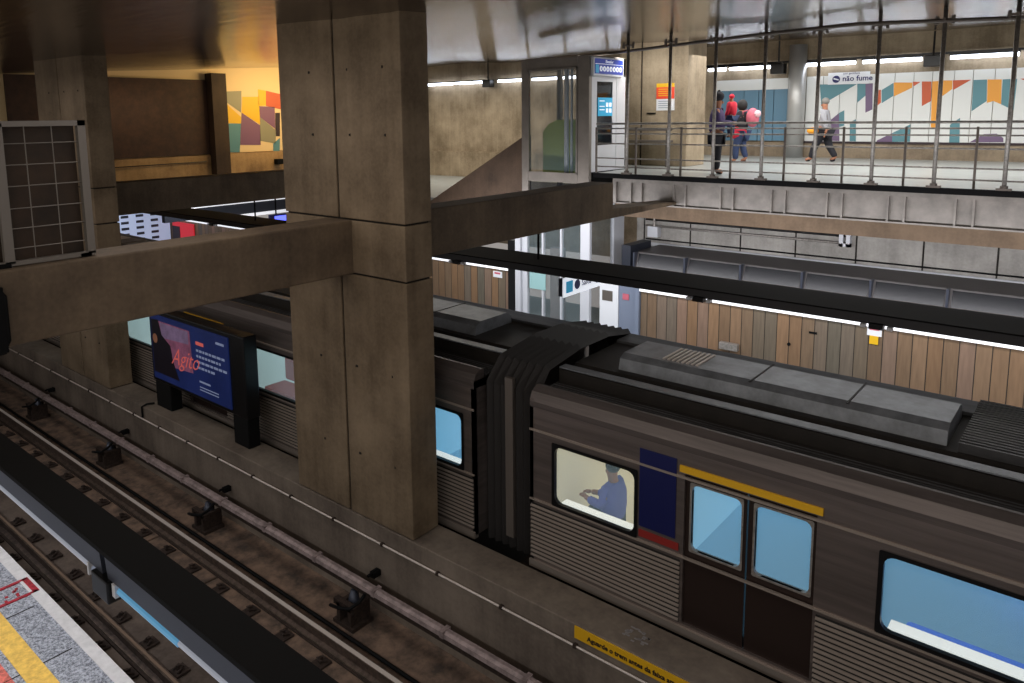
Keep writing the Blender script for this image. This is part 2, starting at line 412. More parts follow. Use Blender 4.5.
# ------------------------------------------------------------------ mezzanine railing
r = thing('guard_railing', 'low steel guard railing with horizontal rails along the mezzanine edge', 'railing', (-4, 15.45, -1.35))
for z, rad in ((-.2, .024), (-.31, .016), (-.43, .016), (-.66, .016), (-1.0, .016), (-1.2, .016)):
    MB().tube([(-9.55, 15.45, z), (2.0, 15.45, z)], rad).build('rail', M['steel'], r, smooth=True)
for x in (-9.55, -8.5, -7.4, -6.28, -5.18, -4.09, -3.04, -1.95, -.9, .15, 1.2):
    MB().box(x-.018, x+.018, 15.43, 15.47, -1.35, -.28).build('baluster', M['steel_dark'], r)
posts = [-8.65, -7.62, -6.6, -5.58, -4.56, -3.54, -2.53, -1.5, -.48]
def post(x):
    zt = cz(x, 15.3)
    t = thing('steel_post', '', 'post', (x, 15.3, -1.35), 'tall posts from railing to ceiling')
    MB().tube([(x, 15.3, -1.35), (x, 15.3, zt)], .035, 12).build('tube', M['steel'], t, smooth=True)
    MB().box(x-.11, x+.11, 15.24, 15.36, -1.35, -1.31).tube([(x, 15.3, -1.31), (x, 15.3, -1.27)], .06, 10).build('base_flange', M['steel_dark'], t)
    c = MB().box(x-.14, x+.14, 15.27, 15.33, 1.52, 1.56)
    for s in (-1, 1): c.tube([(x+s*.12, 15.3, 1.47), (x+s*.12, 15.3, 1.61)], .03, 8)
    c.tube([(x, 15.2, 1.54), (x, 15.4, 1.54)], .03, 8)
    c.build('ceiling_clamp', M['steel_dark'], t)
    return t
for i, x in enumerate(posts):
    t = post(x); t['label'] = f'tall steel tube post on the mezzanine edge, {ordi(i)} from the glass lift'
pp = [(-12.5, 17.3, 1.5), (-8.85, 16.1, 1.5), (-5.75, 15.1, 1.52), (-3.8, 14.8, 1.54), (-1.0, 15.8, 1.5), (2, 16.8, 1.5)]
tag(MB().tube(pp, .035, 8).build('ceiling_conduit', M['steel_dark'], smooth=True), 'dark metal conduit bent along the ceiling above the railing', 'conduit')

# ------------------------------------------------------------------ back wall: mural, lamps, pilaster
MUR = {
'teal': [[(-7.08,.82),(-6.06,.79),(-7.01,.21)],[(-6.05,.8),(-5.83,.79),(-5.81,.46),(-6.02,.26)],[(-5.4,.6),(-5.11,.79),(-5.09,.43),(-5.38,.23)],[(-3.21,.79),(-2.91,.79),(-2.88,.23),(-3.2,-.03)],[(-2.57,.78),(-2.26,.78),(-2.28,-.02),(-2.56,.14)],[(-6.5,-.03),(-6.36,.05),(-6.34,-.4),(-6.48,-.44)],[(-6.19,-.31),(-6.03,-.21),(-6.0,-.85),(-6.17,-.85)],[(-5.06,-.61),(-4.62,-.37),(-4.6,-.85),(-5.05,-.86)],[(-3.67,-.39),(-3.45,-.2),(-3.42,-.86),(-3.66,-.86)]],
'purple': [[(-5.83,.79),(-5.64,.8),(-5.61,.06),(-5.79,-.03)],[(-6.96,-.84),(-6.98,-.46),(-6.5,-.03),(-6.45,-.85)],[(-5.45,-.83),(-5.06,-.61),(-5.05,-.86),(-5.45,-.86)],[(-3.19,-.85),(-2.88,-.63),(-2.6,-.62),(-2.45,-.73),(-2.44,-.84)]],
'rustp': [[(-5.53,.6),(-5.42,.61),(-5.4,.25),(-5.5,.15)],[(-4.63,.8),(-4.44,.79),(-4.61,.67)],[(-4.41,.8),(-4.18,.79),(-4.16,.26),(-4.37,.13)],[(-3.68,.8),(-3.26,.8),(-3.66,.54)],[(-2.2,.78),(-1.6,.79),(-1.6,.5)]],
'orange': [[(-5.1,.8),(-4.64,.78),(-4.64,.64),(-5.08,.41)],[(-4.16,.79),(-3.96,.8),(-3.9,-.5),(-4.12,-.5)],[(-3.94,.81),(-3.69,.8),(-3.68,.57),(-3.92,.37)],[(-2.9,.79),(-2.59,.78),(-2.56,.14),(-2.73,.23),(-2.87,.18)]]}
t = thing('mural', 'white panelled wall mural with teal, purple and orange slanted blocks', 'mural', (-4, 23.95, -.9))
mm = MB(); keys = ['panel_white'] + list(MUR)
jx = [-7.46,-6.98,-6.51,-6.03,-5.54,-5.08,-4.61,-4.16,-3.65,-3.22,-2.74,-2.29,-1.8,-1.3,-.8,-.3]
for a, b in zip(jx, jx[1:]): mm.box(a+.008, b-.008, 23.93, 23.99, -.86, 1.06)
for i, k in enumerate(MUR):
    for poly in MUR[k]:
        mm.extrude_d([(x, 23.926, z) for x, z in poly], (0, .004, 0), i+1)
mm.build('panels', [M[k] for k in keys], t)
MB().box(-7.46, XR, 23.9, 23.97, -.92, -.86).build('base_rail', M['mdark'], t)
t = thing('blue_panelling', 'plain blue grey panelling between the concrete column and the steel pilaster', 'panelling', (-9, 23.95, -.9))
bp = MB(); xx = -10.3
while xx < -7.95:
    bp.box(xx+.01, min(xx+.46, -7.95), 23.93, 23.99, -.86, .72); xx += .47
bp.build('panel', M['panel_blue'], t)
MB().box(-10.3, -7.95, 23.92, 23.99, .72, 1.05).build('top_band', M['panel_white'], t)
tag(MB().tube([(-7.68, 23.75, -1.35), (-7.68, 23.75, 2.0)], .25, 20).build('steel_column', mat('column_steel', (186,186,184), .4, .45), smooth=True),
    'round brushed steel column in front of the back wall left of the mural', 'column')
t = thing('wall_sign', 'white no smoking sign above the mural, lettered não fume', 'sign', (-6.2, 23.9, .95))
MB().box(-6.85, -5.72, 23.9, 23.925, .8, 1.14).build('board', M['white'], t)
MB().tube([(-6.62, 23.9, .95), (-6.62, 23.89, .95)], .105, 20).build('emblem', M['navy'], t)
MB().extrude_d([(-6.69, 23.888, .99), (-6.69, 23.888, .95), (-6.55, 23.888, .91), (-6.55, 23.888, .95)], (0, -.002, 0)).build('emblem_bar', M['white'], t)
lettering(t, 'não fume', .215, (-6.45, 23.895, .89), (1,0,0), (0,0,1), M['navy'], bold=.004)
lettering(t, 'por gentileza', .085, (-6.43, 23.895, 1.08), (1,0,0), (0,0,1), M['navy'])

tubes = [(-10.5,-9.93), (-9.8,-8.33), (-7.55,-6.1), (-5.9,-4.42), (-3.75,-2.25), (-2.1,-.7), (-23.3,-21.75), (-21.6,-20.0), (-19.3,-17.8), (-17.6,-16.1), (-15.9,-14.4), (-14.2, -12.7)]
names = ['short, beside the concrete column', 'above the blue panelling', 'first right of the steel column', 'second right of the steel column', 'third right of the steel column', 'fourth right of the steel column',
  'nearest the centre pillar', 'second right of the centre pillar', 'third right of the centre pillar', 'seen through the lift glass', 'behind the lift', 'behind the lift, right end']
for (a, b), nm in zip(tubes, names):
    t = thing('tube_lamp', f'lit white tube lamp high on the back wall, {nm}', 'lamp', ((a+b)/2, 23.8, 1.4), 'tube lamps along the back wall')
    MB().tube([(a, 23.8, 1.4), (b, 23.8, 1.4)], .05, 10).build('tube', M['tube'], t, smooth=True)
    MB().box(a-.03, b+.03, 23.76, 23.84, 1.45, 1.5).build('batten', M['black_sheen'], t)
tag(MB().box(-12, XR, 23.86, 23.92, 1.5, 1.56).build('lamp_track', M['black_sheen']), 'thin black lamp track above the mural tubes', 'track')
for x, nm in ((-19.66, 'on the bare concrete wall left of the lift'), (-8.2, 'by the steel column'), (-4.12, 'over the mural')):
    t = thing('speaker', f'small black ceiling speaker on a rod {nm}', 'speaker', (x, 23.6, 1.3), 'small black speakers along the lamp line')
    MB().box(x-.2, x+.2, 23.45, 23.75, 1.17, 1.47).build('box', M['black_sheen'], t, bevel=.02)
    MB().tube([(x, 23.6, 1.45), (x, 23.6, cz(x, 23.6)-.02)], .025).build('rod', M['black_sheen'], t)

# concrete column with the poster
t = thing('concrete_column', 'broad bare concrete column beside the lift with a dark joint', 'column', (-9.6, 18.8, -1.35))
MB().box(-9.92, -8.62, 18.3, 19.4, -1.35, 2.1).box(-10.6, -9.97, 18.32, 19.4, -1.35, 2.1).build('shaft', M['conc_light'], t, bevel=.02)
MB().box(-9.98, -9.9, 18.35, 19.3, -1.35, 2.05).build('joint', M['groove'], t)
t = thing('poster', 'yellow, red and white notice on the concrete column', 'poster', (-9.2, 18.28, .4))
MB().box(-9.48, -8.97, 18.28, 18.3, .1, .8).build('sheet', M['white'], t)
MB().box(-9.48, -8.97, 18.272, 18.28, .7, .8).build('yellow_band', M['myellow'], t)
MB().box(-9.48, -8.97, 18.272, 18.28, .4, .7).build('red_band', M['red_sign'], t)
ln = MB()
for k in range(4): ln.box(-9.42, -9.05-.05*(k % 2), 18.268, 18.272, .64-k*.055, .66-k*.055)
ln.build('text_lines', M['myellow'], t)
ln = MB()
for k in range(4): ln.box(-9.42, -9.05-.05*(k % 2), 18.274, 18.28, .33-k*.055, .345-k*.055)
ln.build('text_lines', M['grey_blue'], t)
tag(MB().box(-9.75, -9.5, 18.26, 18.3, .02, .05).build('wall_slot', M['black_sheen']), 'small black slot plate on the concrete column under the poster', 'plate')
t = thing('bench', 'dark steel leaning bench with two bars before the concrete column', 'bench', (-9.4, 18.0, -1.35))
MB().box(-10.3, -8.9, 17.9, 18.05, -.42, -.37).build('top_bar', M['steel_dark'], t)
MB().box(-10.3, -8.9, 17.85, 18.1, -.72, -.66).build('lower_bar', M['steel_dark'], t)
for x in (-10.2, -9.0): MB().box(x-.03, x+.03, 17.95, 18.0, -1.35, -.4).build('leg', M['steel_dark'], t)

# ------------------------------------------------------------------ lift
x0, x1, y0, y1 = -11.68, -9.68, 15.32, 17.0
t = thing('glass_lift', 'grey framed glass lift rising from the far platform to the mezzanine', 'lift', (-10.5, 16.1, -5.2))
f = MB().box(x0, x0+.2, y0, y0+.12, -1.9, 1.4).box(x1-.32, x1, y0, y0+.12, -1.9, 1.4).box(x0+.2, x1-.32, y0, y0+.12, 1.14, 1.4).box(x0+.2, x1-.32, y0, y0+.12, -1.62, -1.4).box(x0, x1, y0+.12, y1, 1.3, 1.4)
f.box(x0, x0+.12, y1-.12, y1, -1.9, 1.4)
f.build('upper_frame', M['lift_frame'], t, bevel=.012)
MB().box(x0+.2, x0+.24, y0-.02, y0, -1.4, 1.14).box(x1-.36, x1-.32, y0-.02, y0, -1.4, 1.14).box(x0+.2, x1-.32, y0-.02, y0, 1.1, 1.14).box(x0+.2, x1-.32, y0-.02, y0, -1.42, -1.38).build('window_trim', M['lift_frame'], t)
MB().box(x0+.22, x1-.34, y0+.05, y0+.06, -1.4, 1.12).build('glass_front', M['glass'], t)
MB().box(x0+.22, x1-.34, y0+.05, y0+.06, -1.88, -1.64).build('glass_lower_strip', M['glass_dark'], t)
MB().tube([(-10.5, 15.6, -1.6), (-10.5, 15.6, 1.2)], .06).tube([(-10.35, 15.6, -1.6), (-10.35, 15.6, 1.2)], .03).build('guide_rail', M['white_post'], t)
MB().extrude_y([(x0+.25, -1.6), (-10.3, -1.6), (-10.3, -.12), (-11.0, -.1), (-11.25, -.2), (x0+.25, -.4)], 15.9, 16.8).build('car_housing', mat('olive_housing', (140,150,74), .6, emit=.06), t)
MB().box(-10.2, -9.95, 15.6, 16.9, -1.8, 1.2).build('dark_shaft_side', M['black'], t)
# side with the door (faces +X)
s = MB().box(x1-.06, x1, y0+.12, y0+.25, -1.35, 1.38).box(x1-.06, x1, y1-.42, y1, -1.35, 1.38).box(x1-.06, x1, y0+.12, y1, .95, 1.38)
s.build('door_frame', M['white_post'], t)
d = MB().box(x1-.05, x1-.01, y0+.25, y0+.36, -1.35, .95).box(x1-.05, x1-.01, y1-.6, y1-.42, -1.35, .95).box(x1-.05, x1-.01, y0+.36, y1-.6, .8, .95).box(x1-.05, x1-.01, y0+.36, y1-.6, -1.35, -.72).build('door', M['white_post'], t)
MB().box(x1-.035, x1-.03, y0+.36, y1-.6, -.72, .8).build('pane', M['glass_dark'], d)
MB().box(x1-.01, x1+.02, y0+.95, y0+1.15, .98, 1.02).build('door_closer', M['black_sheen'], t)
# sign over the door
sg = thing('lift_sign', 'blue sign with a white row of accessibility symbols above the lift door', 'sign', (x1+.06, 16.0, 1.0))
MB().box(x1+.02, x1+.1, y0+.02, y0+1.42, .92, 1.36).build('frame', M['white_post'], sg, bevel=.01)
MB().box(x1+.1, x1+.11, y0+.08, y0+1.36, .97, 1.32).build('face', M['blue_sign'], sg)
MB().box(x1+.11, x1+.113, y0+.08, y0+1.36, 1.195, 1.205).build('divider', M['white_txt'], sg)
MB().box(x1+.11, x1+.113, y0+.1, y0+.24, .99, 1.18).build('pictogram_tile', M['cyan'], sg)
for k in range(7):
    yc = y0+.34+k*.15
    MB().tube([(x1+.11, yc, 1.09), (x1+.115, yc, 1.09)], .062, 14).build('symbol', M['white_txt'], sg)
gl = MB()
for k in range(7):
    yc = y0+.34+k*.15; gl.box(x1+.115, x1+.118, yc-.012, yc+.012, 1.05, 1.12); gl.box(x1+.115, x1+.118, yc-.025, yc+.025, 1.075, 1.09)
gl.build('glyph', M['blue_sign'], sg)
lettering(sg, 'Elevador', .1, (x1+.112, y0+.72, 1.23), (0,1,0), (0,0,1), M['white_txt'], align='CENTER')
n = thing('door_notice', 'cyan notice with white pictograms stuck on the lift door', 'notice', (x1+.01, 15.9, .3))
MB().box(x1+.0, x1+.008, y0+.38, y0+1.05, -.02, .42).build('sheet', M['cyan'], n)
k = MB()
for a in (.75, .9):
    for b in (.06, .2): k.box(x1+.008, x1+.011, y0+a, y0+a+.1, b, b+.1)
for b in (.12, .2, .33): k.box(x1+.008, x1+.011, y0+.45, y0+.68, b, b+.02)
k.build('pictograms', M['white_txt'], n)
# lower shaft
lf = MB()
for a, w in ((x0, .16), (x0+.62, .05), (x0+1.18, .05), (x1-.22, .26)): lf.box(a, a+w, y0, y0+.1, -5.2, -1.95)
lf.box(x1-.08, x1+.02, y1-.5, y1, -5.2, -1.95)
lf.build('lower_frame', M['white_post'], t)
MB().box(x0+.1, x1-.1, y0+.05, y0+.06, -5.2, -1.95).build('lower_glass', M['glass'], t)
MB().box(x1-.04, x1-.03, y0+.1, y1-.5, -5.2, -1.95).build('lower_glass', M['glass'], t)
MB().box(x0+.25, x0+.75, y0-.02, y0, -4.4, -3.5).box(x0+.3, x0+.7, y0-.03, y0-.02, -3.72, -3.62).build('lift_poster', [mat('poster_teal', (150,190,190), .5)], t)
MB().box(x0+.8, x0+1.15, y0+.12, y0+.3, -5.2, -3.3).build('landing_door', mat('door_taupe', (130,118,112), .4), t)
cbn = thing('service_cabinet', 'tall pale metal cabinet with a vent grille right of the lift base', 'cabinet', (-8.9, 15.7, -5.2))
MB().box(-9.36, -8.85, 15.34, 16.2, -5.2, -3.92).build('door', M['white'], cbn, bevel=.01)
MB().box(-8.83, -8.38, 15.34, 16.2, -5.2, -3.92).build('side_door', M['grey_blue'], cbn, bevel=.01)
MB().box(-9.28, -9.0, 15.33, 15.34, -4.4, -4.15).build('vent_grille', M['steel_dark'], cbn)
MB().box(-8.72, -8.56, 15.32, 15.34, -4.3, -4.16).build('red_label', M['pink_cloth'], cbn)
tag(MB().box(-8.36, -8.26, 15.25, 15.4, -5.2, -3.92).build('white_post', M['grey_blue']), 'slim grey blue post where the wooden wall begins', 'post')

# ------------------------------------------------------------------ far platform wall
def woodwall(a, b, lab):
    t = thing('wooden_wall', lab, 'wall panelling', ((a+b)/2, 15.35, -5.2))
    MB().box(a, b, 15.32, 15.42, -5.2, -4.03).build('boards', M['boards'], t)
    MB().box(a, b, 15.24, 15.4, -4.02, -3.94).build('light_strip', M['tube_soft'], t)
    return t
woodwall(-8.24, XR, 'long vertical board wall with a lit white top strip, right of the lift')
woodwall(-33, -12.1, 'vertical board wall with a lit white top strip, left of the lift')
tag(MB().box(-12.1, -11.87, 15.25, 15.5, -5.2, -3.2).build('dark_post', M['black_sheen']), 'black post at the end of the board wall beside the lift', 'post')
tag(MB().box(-11.86, -11.7, 15.25, 15.5, -5.2, -2.0).build('white_post', M['white_post']), 'tall white post against the left side of the lift shaft', 'post')
n = thing('wall_notice', 'small pink and white notice with a yellow tag on the right board wall', 'notice', (-3.3, 15.3, -4.1))
MB().box(-3.45, -3.2, 15.3, 15.32, -4.2, -4.0).build('sheet', M['white'], n)
MB().box(-3.41, -3.24, 15.295, 15.3, -4.09, -4.02).build('pink_band', M['pink_cloth'], n)
MB().box(-3.40, -3.25, 15.29, 15.31, -4.36, -4.2).build('yellow_tag', M['myellow'], n)
n = thing('wall_notice', 'small red and white notice on the board wall left of the lift', 'notice', (-12.5, 15.3, -4.2))
MB().box(-12.65, -12.35, 15.3, 15.32, -4.26, -4.1).build('sheet', M['white'], n)
MB().box(-12.6, -12.4, 15.295, 15.3, -4.17, -4.12).build('red_band', M['pink_cloth'], n)
tag(MB().box(-6.3, -5.9, 15.2, 15.32, -5.0, -4.85).build('wall_box', M['steel'], bevel=.01), 'small grey metal box low on the right board wall', 'box')
tag(MB().tube([(-4.88, 15.3, -4.66), (-4.88, 15.32, -4.66)], .035, 12).build('wall_socket', M['black']), 'round black hole plate in the board wall', 'plate')
tag(MB().box(-4.5, -4.35, 15.3, 15.32, -4.36, -4.32).build('slot_plate', M['black']), 'tiny black slot plate in the board wall left of the yellow tagged notice', 'plate')
# dark duct above
t = thing('duct', 'long dark duct with glazed panels above the right board wall', 'duct', (-4, 15.9, -3.9))
MB().extrude_x([(15.5, -3.16), (16.7, -3.16), (16.7, -3.9), (15.36, -3.9), (15.36, -3.5)], -8.5, XR).build('casing', mat('duct_grey', (66,62,62), .5, .2), t)
xx = -8.45; i = 0
while xx < 4:
    MB().extrude_x([(15.485, -3.19), (15.495, -3.19), (15.37, -3.47), (15.36, -3.47)], xx+.06, xx+1.2).build('glazed_panel', mat('panel_slate', (14,15,20), .25, .1) if i == 0 else bpy.data.materials['panel_slate'], t)
    MB().box(xx-.02, xx+.02, 15.33, 15.52, -3.5, -3.15).build('divider', M['slate'], t)
    xx += 1.25; i += 1
MB().box(-8.5, XR, 15.3, 15.36, -3.56, -3.5).build('bottom_edge', M['steel_dark'], t)
tag(MB().box(-8.75, -8.52, 15.3, 16.3, -3.9, -3.0).build('duct_end_box', mat('blue_black', (30,34,44), .4)), 'blue black box at the left end of the duct', 'box')
for z, y, rr, m_, lab, xe in ((-2.62, 17.12, .03, 'black_sheen', 'upper thin dark pipe on the concrete wall under the mezzanine', -4.4), (-2.78, 17.12, .03, 'steel', 'lower bright pipe on the concrete wall under the mezzanine', -4.4),
                      (-3.12, 17.12, .018, 'black', 'thin black cable along the foot of the concrete wall', XR), (-3.24, 17.08, .05, 'white_post', 'thick pale conduit along the foot of the concrete wall', XR)):
    tag(MB().tube([(-9.1, y, z), (xe, y, z)], rr, 8).build('wall_pipe', M[m_], smooth=True), lab, 'pipe')
tag(MB().box(-4.5, -4.42, 17.05, 17.2, -2.85, -2.42).box(-4.36, -4.28, 17.05, 17.2, -2.85, -2.42).box(-4.5, -4.28, 17.05, 17.2, -2.85, -2.78).build('pipe_bracket', M['white_post']), 'white bracket holding the right end of the two wall pipes', 'bracket')
t = thing('junction_box', 'pale grey junction box with conduit on the wall behind the duct', 'box', (-8.8, 17.1, -2.9))
MB().box(-9.0, -8.72, 17.0, 17.2, -3.05, -2.78).build('case', M['white_post'], t, bevel=.01)
MB().tube([(-8.86, 17.1, -2.78), (-8.86, 17.1, -2.3)], .03).build('conduit', M['steel'], t)

# ------------------------------------------------------------------ hanging lamp beams
t = thing('light_beam', 'black suspended light beam over the far platform, seen from above', 'light fitting', (-5, 10.4, -2.62), 'black suspended light beams')
MB().box(XL+14, XR, 10.05, 10.93, -2.52, -2.48).build('top_cover', M['black'], t)
MB().extrude_x([(10.05, -2.5), (10.93, -2.5), (10.93, -2.62), (10.0, -2.6)], XL+14, XR).build('housing', mat('beam_grey', (40,40,44), .5, .3), t)
MB().box(XL+14, XR, 10.45, 10.55, -2.66, -2.615).build('tube', M['tube_soft'], t)
for x in (-17.5, -13.2, -9.1, -4.45, -2.15):
    MB().box(x-.08, x+.08, 9.93, 10.04, -2.645, -2.58).build('clamp', M['black_sheen'], t)
    for d in (-.15, .15): MB().box(x+d-.03, x+d+.03, 9.94, 10.02, -2.64, -2.6).build('tube_holder', M['white_post'], t)
for x in (-7.65, -16.35): MB().tube([(x, 10.5, -2.5), (x, 10.5, -1.97)], .02).build('hanger', M['black'], t)
t = thing('direction_sign', 'white hanging exit sign with blue symbols under the far light beam', 'sign', (-7, 10.9, -2.9))
MB().box(-7.1, -7.02, 10.32, 11.5, -3.03, -2.72).build('case', M['slate'], t)
MB().box(-7.02, -7.0, 10.32, 11.5, -3.04, -2.71).build('face', mat('lit_white_face', (235,238,245), .4, emit=.6, ecol=(235,240,250)), t)
MB().box(-7.0, -6.996, 10.4, 10.6, -2.98, -2.78).build('blue_symbol', M['cyan'], t)
for y in (10.74, 11.38): MB().tube([(-7.0, y, -2.88), (-6.994, y, -2.88)], .085, 16).build('round_symbol', M['navy'], t)
lettering(t, 'Saída', .15, (-6.996, 10.88, -2.93), (0,1,0), (0,0,1), M['navy'])
for y in (10.4, 10.8): MB().tube([(-7.05, y, -2.72), (-7.05, y, -2.6)], .02).build('bracket', M['steel'], t)

t = thing('light_beam', 'black suspended light beam in the lower left above the near track', 'light fitting', (-5, 1.75, -2.7), 'black suspended light beams')
MB().box(-20, 3, 1.66, 1.88, -2.52, -2.49).build('top_cover', M['black'], t)
for i, (a, b) in enumerate(((-20, -9.3), (-9.26, -6.9), (-6.86, -4.42), (-4.35, -1.9), (-1.85, 3))):
    MB().extrude_x([(1.66, -2.5), (1.88, -2.5), (1.88, -2.66), (1.67, -2.66)], a, b).build('side_cover', M['slate'], t)
MB().tube([(-20, 1.69, -2.705), (-4.6, 1.69, -2.705)], .016, 8).build('tube', mat('tube_grey', (150,156,170), .3, emit=.35, ecol=(170,176,190)), t)
MB().tube([(-4.26, 1.69, -2.705), (-3.55, 1.69, -2.705)], .022, 8).build('tube', M['tube_blue'], t)
MB().tube([(-3.55, 1.69, -2.705), (3, 1.69, -2.705)], .016, 8).build('tube', bpy.data.materials['tube_grey'], t)
MB().box(-4.52, -4.3, 1.64, 1.8, -2.8, -2.66).build('junction_box', M['black_sheen'], t, bevel=.01)
MB().box(-4.62, -4.6, 1.66, 1.72, -2.74, -2.66).box(-4.28, -4.24, 1.66, 1.72, -2.74, -2.66).build('tube_holder', M['white_post'], t)

# ------------------------------------------------------------------ tracks
def rail(y, lab, hw=.026, tm='rail_top'):
    t = thing('running_rail', lab, 'rail', (-8, y, -6.47), 'running rails of the near track')
    MB().extrude_x([(y-.07, -6.47), (y+.07, -6.47), (y+.07, -6.455), (y+.012, -6.44), (y+.012, -6.345), (y+.036, -6.33), (y+.036, -6.305), (y-.036, -6.305), (y-.036, -6.33), (y-.012, -6.345), (y-.012, -6.44), (y-.07, -6.455)], XL, XR).build('web', M['rail'], t)
    MB().box(XL, XR, y-hw, y+hw, -6.306, -6.298).build('running_surface', M[tm], t)
    MB().box(XL, XR, y-.1, y+.1, -6.5, -6.47).build('base_pad', M['rust'], t)
rail(3.58, 'left running rail, nearest the platform edge', .016, 'rail_worn'); rail(5.19, 'right running rail with a bright polished top')
def fastener(x, y, side):
    t = thing('rail_fastener', '', 'rail clip', (x, y, -6.49))
    MB().box(x-.09, x+.09, y-.09, y+.09, -6.49, -6.462).build('plate', M['rust'], t)
    MB().tube([(x-.05, y+.05*side, -6.455), (x-.05, y-.02*side, -6.42), (x+.03, y-.03*side, -6.42), (x+.05, y+.05*side, -6.45)], .014, 6).box(x-.02, x+.02, y-.03, y+.01, -6.46, -6.39).build('clip', M['rust'], t)
    return t
rows = [(3.37, 1, 'rusty clip on the platform side of the left rail', 'clips on the platform side of the left rail', -13.7, 16),
        (3.80, -1, 'rusty clip on the inner side of the left rail', 'clips on the inner side of the left rail', -13.3, 14),
        (4.96, 1, 'rusty clip on the concrete blocks beside the bright right rail', 'clips beside the right rail', -19.6, 21)]
for y, sd, lab, grp, xs0, nn in rows:
    p = fastener(xs0, y, sd); p['label'] = lab; p['group'] = grp
    for k in range(1, nn): dup(p, dx=k*.75)
tag(MB().tube([(XL, 5.5, -6.52), (XR, 5.5, -6.52)], .024, 8).build('track_cable', M['black'], smooth=True), 'black cable lying beside the right running rail', 'cable')
# sleeper gaps in side strip
for k in range(9): 
    tag(MB().box(-13.2+k*1.5, -13.05+k*1.5, 2.7, 3.06, -6.625, -6.6).build('cross_strip', M['black']), 'dark slot across the strip between platform edge and left rail', 'slot', 'dark slots beside the left rail')
# third rail
t = thing('third_rail', 'pinkish grey third rail cover along the foot of the middle wall', 'third rail', (-8, 5.83, -6))
MB().extrude_x([(5.75, -6.0), (5.76, -5.95), (5.80, -5.93), (5.85, -5.93), (5.88, -5.96), (5.88, -6.06), (5.86, -6.06), (5.85, -5.96), (5.78, -5.96), (5.77, -6.02)], XL, XR).build('cover', M['cover'], t)
MB().box(XL, XR, 5.79, 5.84, -6.1, -6.0).build('conductor', M['rust'], t)
for k in range(17):
    x = -20+k*1.2
    MB().box(x-.03, x+.03, 5.745, 5.885, -6.01, -5.925).build('joint_band', M['cover'], t)
def bracket(x, lab):
    t = thing('third_rail_bracket', lab, 'bracket', (x, 5.8, -6.55), 'brackets carrying the third rail')
    MB().box(x-.2, x+.2, 5.6, 5.95, -6.55, -6.5).build('foot', M['rust'], t)
    MB().box(x-.14, x-.08, 5.62, 5.95, -6.5, -6.25).box(x+.08, x+.14, 5.62, 5.95, -6.5, -6.25).box(x-.2, x+.2, 5.62, 5.7, -6.3, -6.22).build('frame', M['rust'], t)
    MB().tube([(x, 5.8, -6.5), (x, 5.8, -6.44), (x, 5.8, -6.4), (x, 5.8, -6.3), (x, 5.8, -6.12)], [.09, .09, .06, .09, .04], 10).build('insulator', M['slate'], t, smooth=True)
    MB().tube([(x-.18, 5.55, -6.28), (x+.02, 5.52, -6.22), (x+.2, 5.56, -6.18), (x+.28, 5.66, -6.1), (x+.3, 5.74, -6.02)], .022, 6).build('jumper_cable', M['black'], t, smooth=True)
    MB().box(x+.1, x+.18, 6.0, 6.12, -6.0, -5.92).tube([(x+.14, 5.93, -5.94), (x+.14, 6.1, -5.92)], .02).build('wall_clamp', M['black'], t)
for i, x in enumerate((-18.1, -14.46, -10.85, -7.23, -3.6)):
    bracket(x, ['rusty third rail bracket farthest up the track', 'rusty third rail bracket second from the far left', 'rusty third rail bracket below the advertising screen', 'rusty third rail bracket in front of the big centre pillar', 'rusty third rail bracket nearest the lower right'][i])
t = thing('wall_cable', 'thin bright cable clipped along the face of the middle wall', 'cable', (-8, 6.1, -5.53))
MB().tube([(XL, 6.1, -5.53), (XR, 6.1, -5.53)], .013, 6).build('cable', M['rail_top'], t, smooth=True)
for k in range(22): MB().box(-20+k, -19.96+k, 6.08, 6.13, -5.55, -5.51).build('clip', M['rust'], t)
tag(MB().tube([(-13.56, 6.32, -5.27), (-13.62, 6.2, -5.27), (-13.62, 6.1, -5.29), (-13.62, 6.1, -5.5)], .02, 6).build('drop_cable', M['black']), 'short black cable dropping over the wall edge by the screen foot', 'cable')

# warning stripe
t = thing('warning_sign', 'yellow warning strip with dark lettering on the middle wall edge', 'sign', (-3, 6.12, -5.4))
MB().box(-4.0, -1.2, 6.115, 6.13, -5.45, -5.315).build('strip', M['yellow'], t)
lettering(t, 'Aguarde o trem antes da faixa amarela', .072, (-3.84, 6.112, -5.41), (1,0,0), (0,0,1), M['ink'], bold=.002)
gr = MB()
for k in range(26):
    a = random.uniform(0, 2*PI); rr = random.uniform(.05, .13); x = -3.42+math.cos(a)*rr*1.3; y = 6.38+math.sin(a)*rr
    gr.box(x-.018, x+.018, y-.01, y+.01, -5.3, -5.298)
tag(gr.build('chalk_mark', mat('chalk', (128,124,124), .9)), 'faint scratched chalk mark on the wall top near the warning strip', 'mark')
# painted box on granite
t = thing('floor_marking', 'red outlined rectangle painted on the granite at the platform edge', 'floor marking', (-9, 2.4, -5.19))
fm = MB().box(-9.24, -9.2, 1.6, 2.66, -5.198, -5.187).box(-8.9, -8.86, 1.6, 2.66, -5.198, -5.187).box(-9.24, -8.86, 2.61, 2.67, -5.19, -5.187)
fm.build('outline', M['red_paint'], t)
sc_ = MB()
for k in range(22):
    x = random.uniform(-9.18, -8.95); y = random.uniform(1.8, 2.5); sc_.box(x, x+.04, y, y+.03, -5.198, -5.196)
sc_.build('flakes', M['red_paint'], t)
tag(MB().box(-9.2, -7.4, 1.8, 1.98, -5.2, -5.197).build('floor_sticker', mat('sticker_coral', (214,110,96), .6, noise=.3, nscale=20)), 'coral red sticker on the platform floor beside the yellow strip', 'sticker')

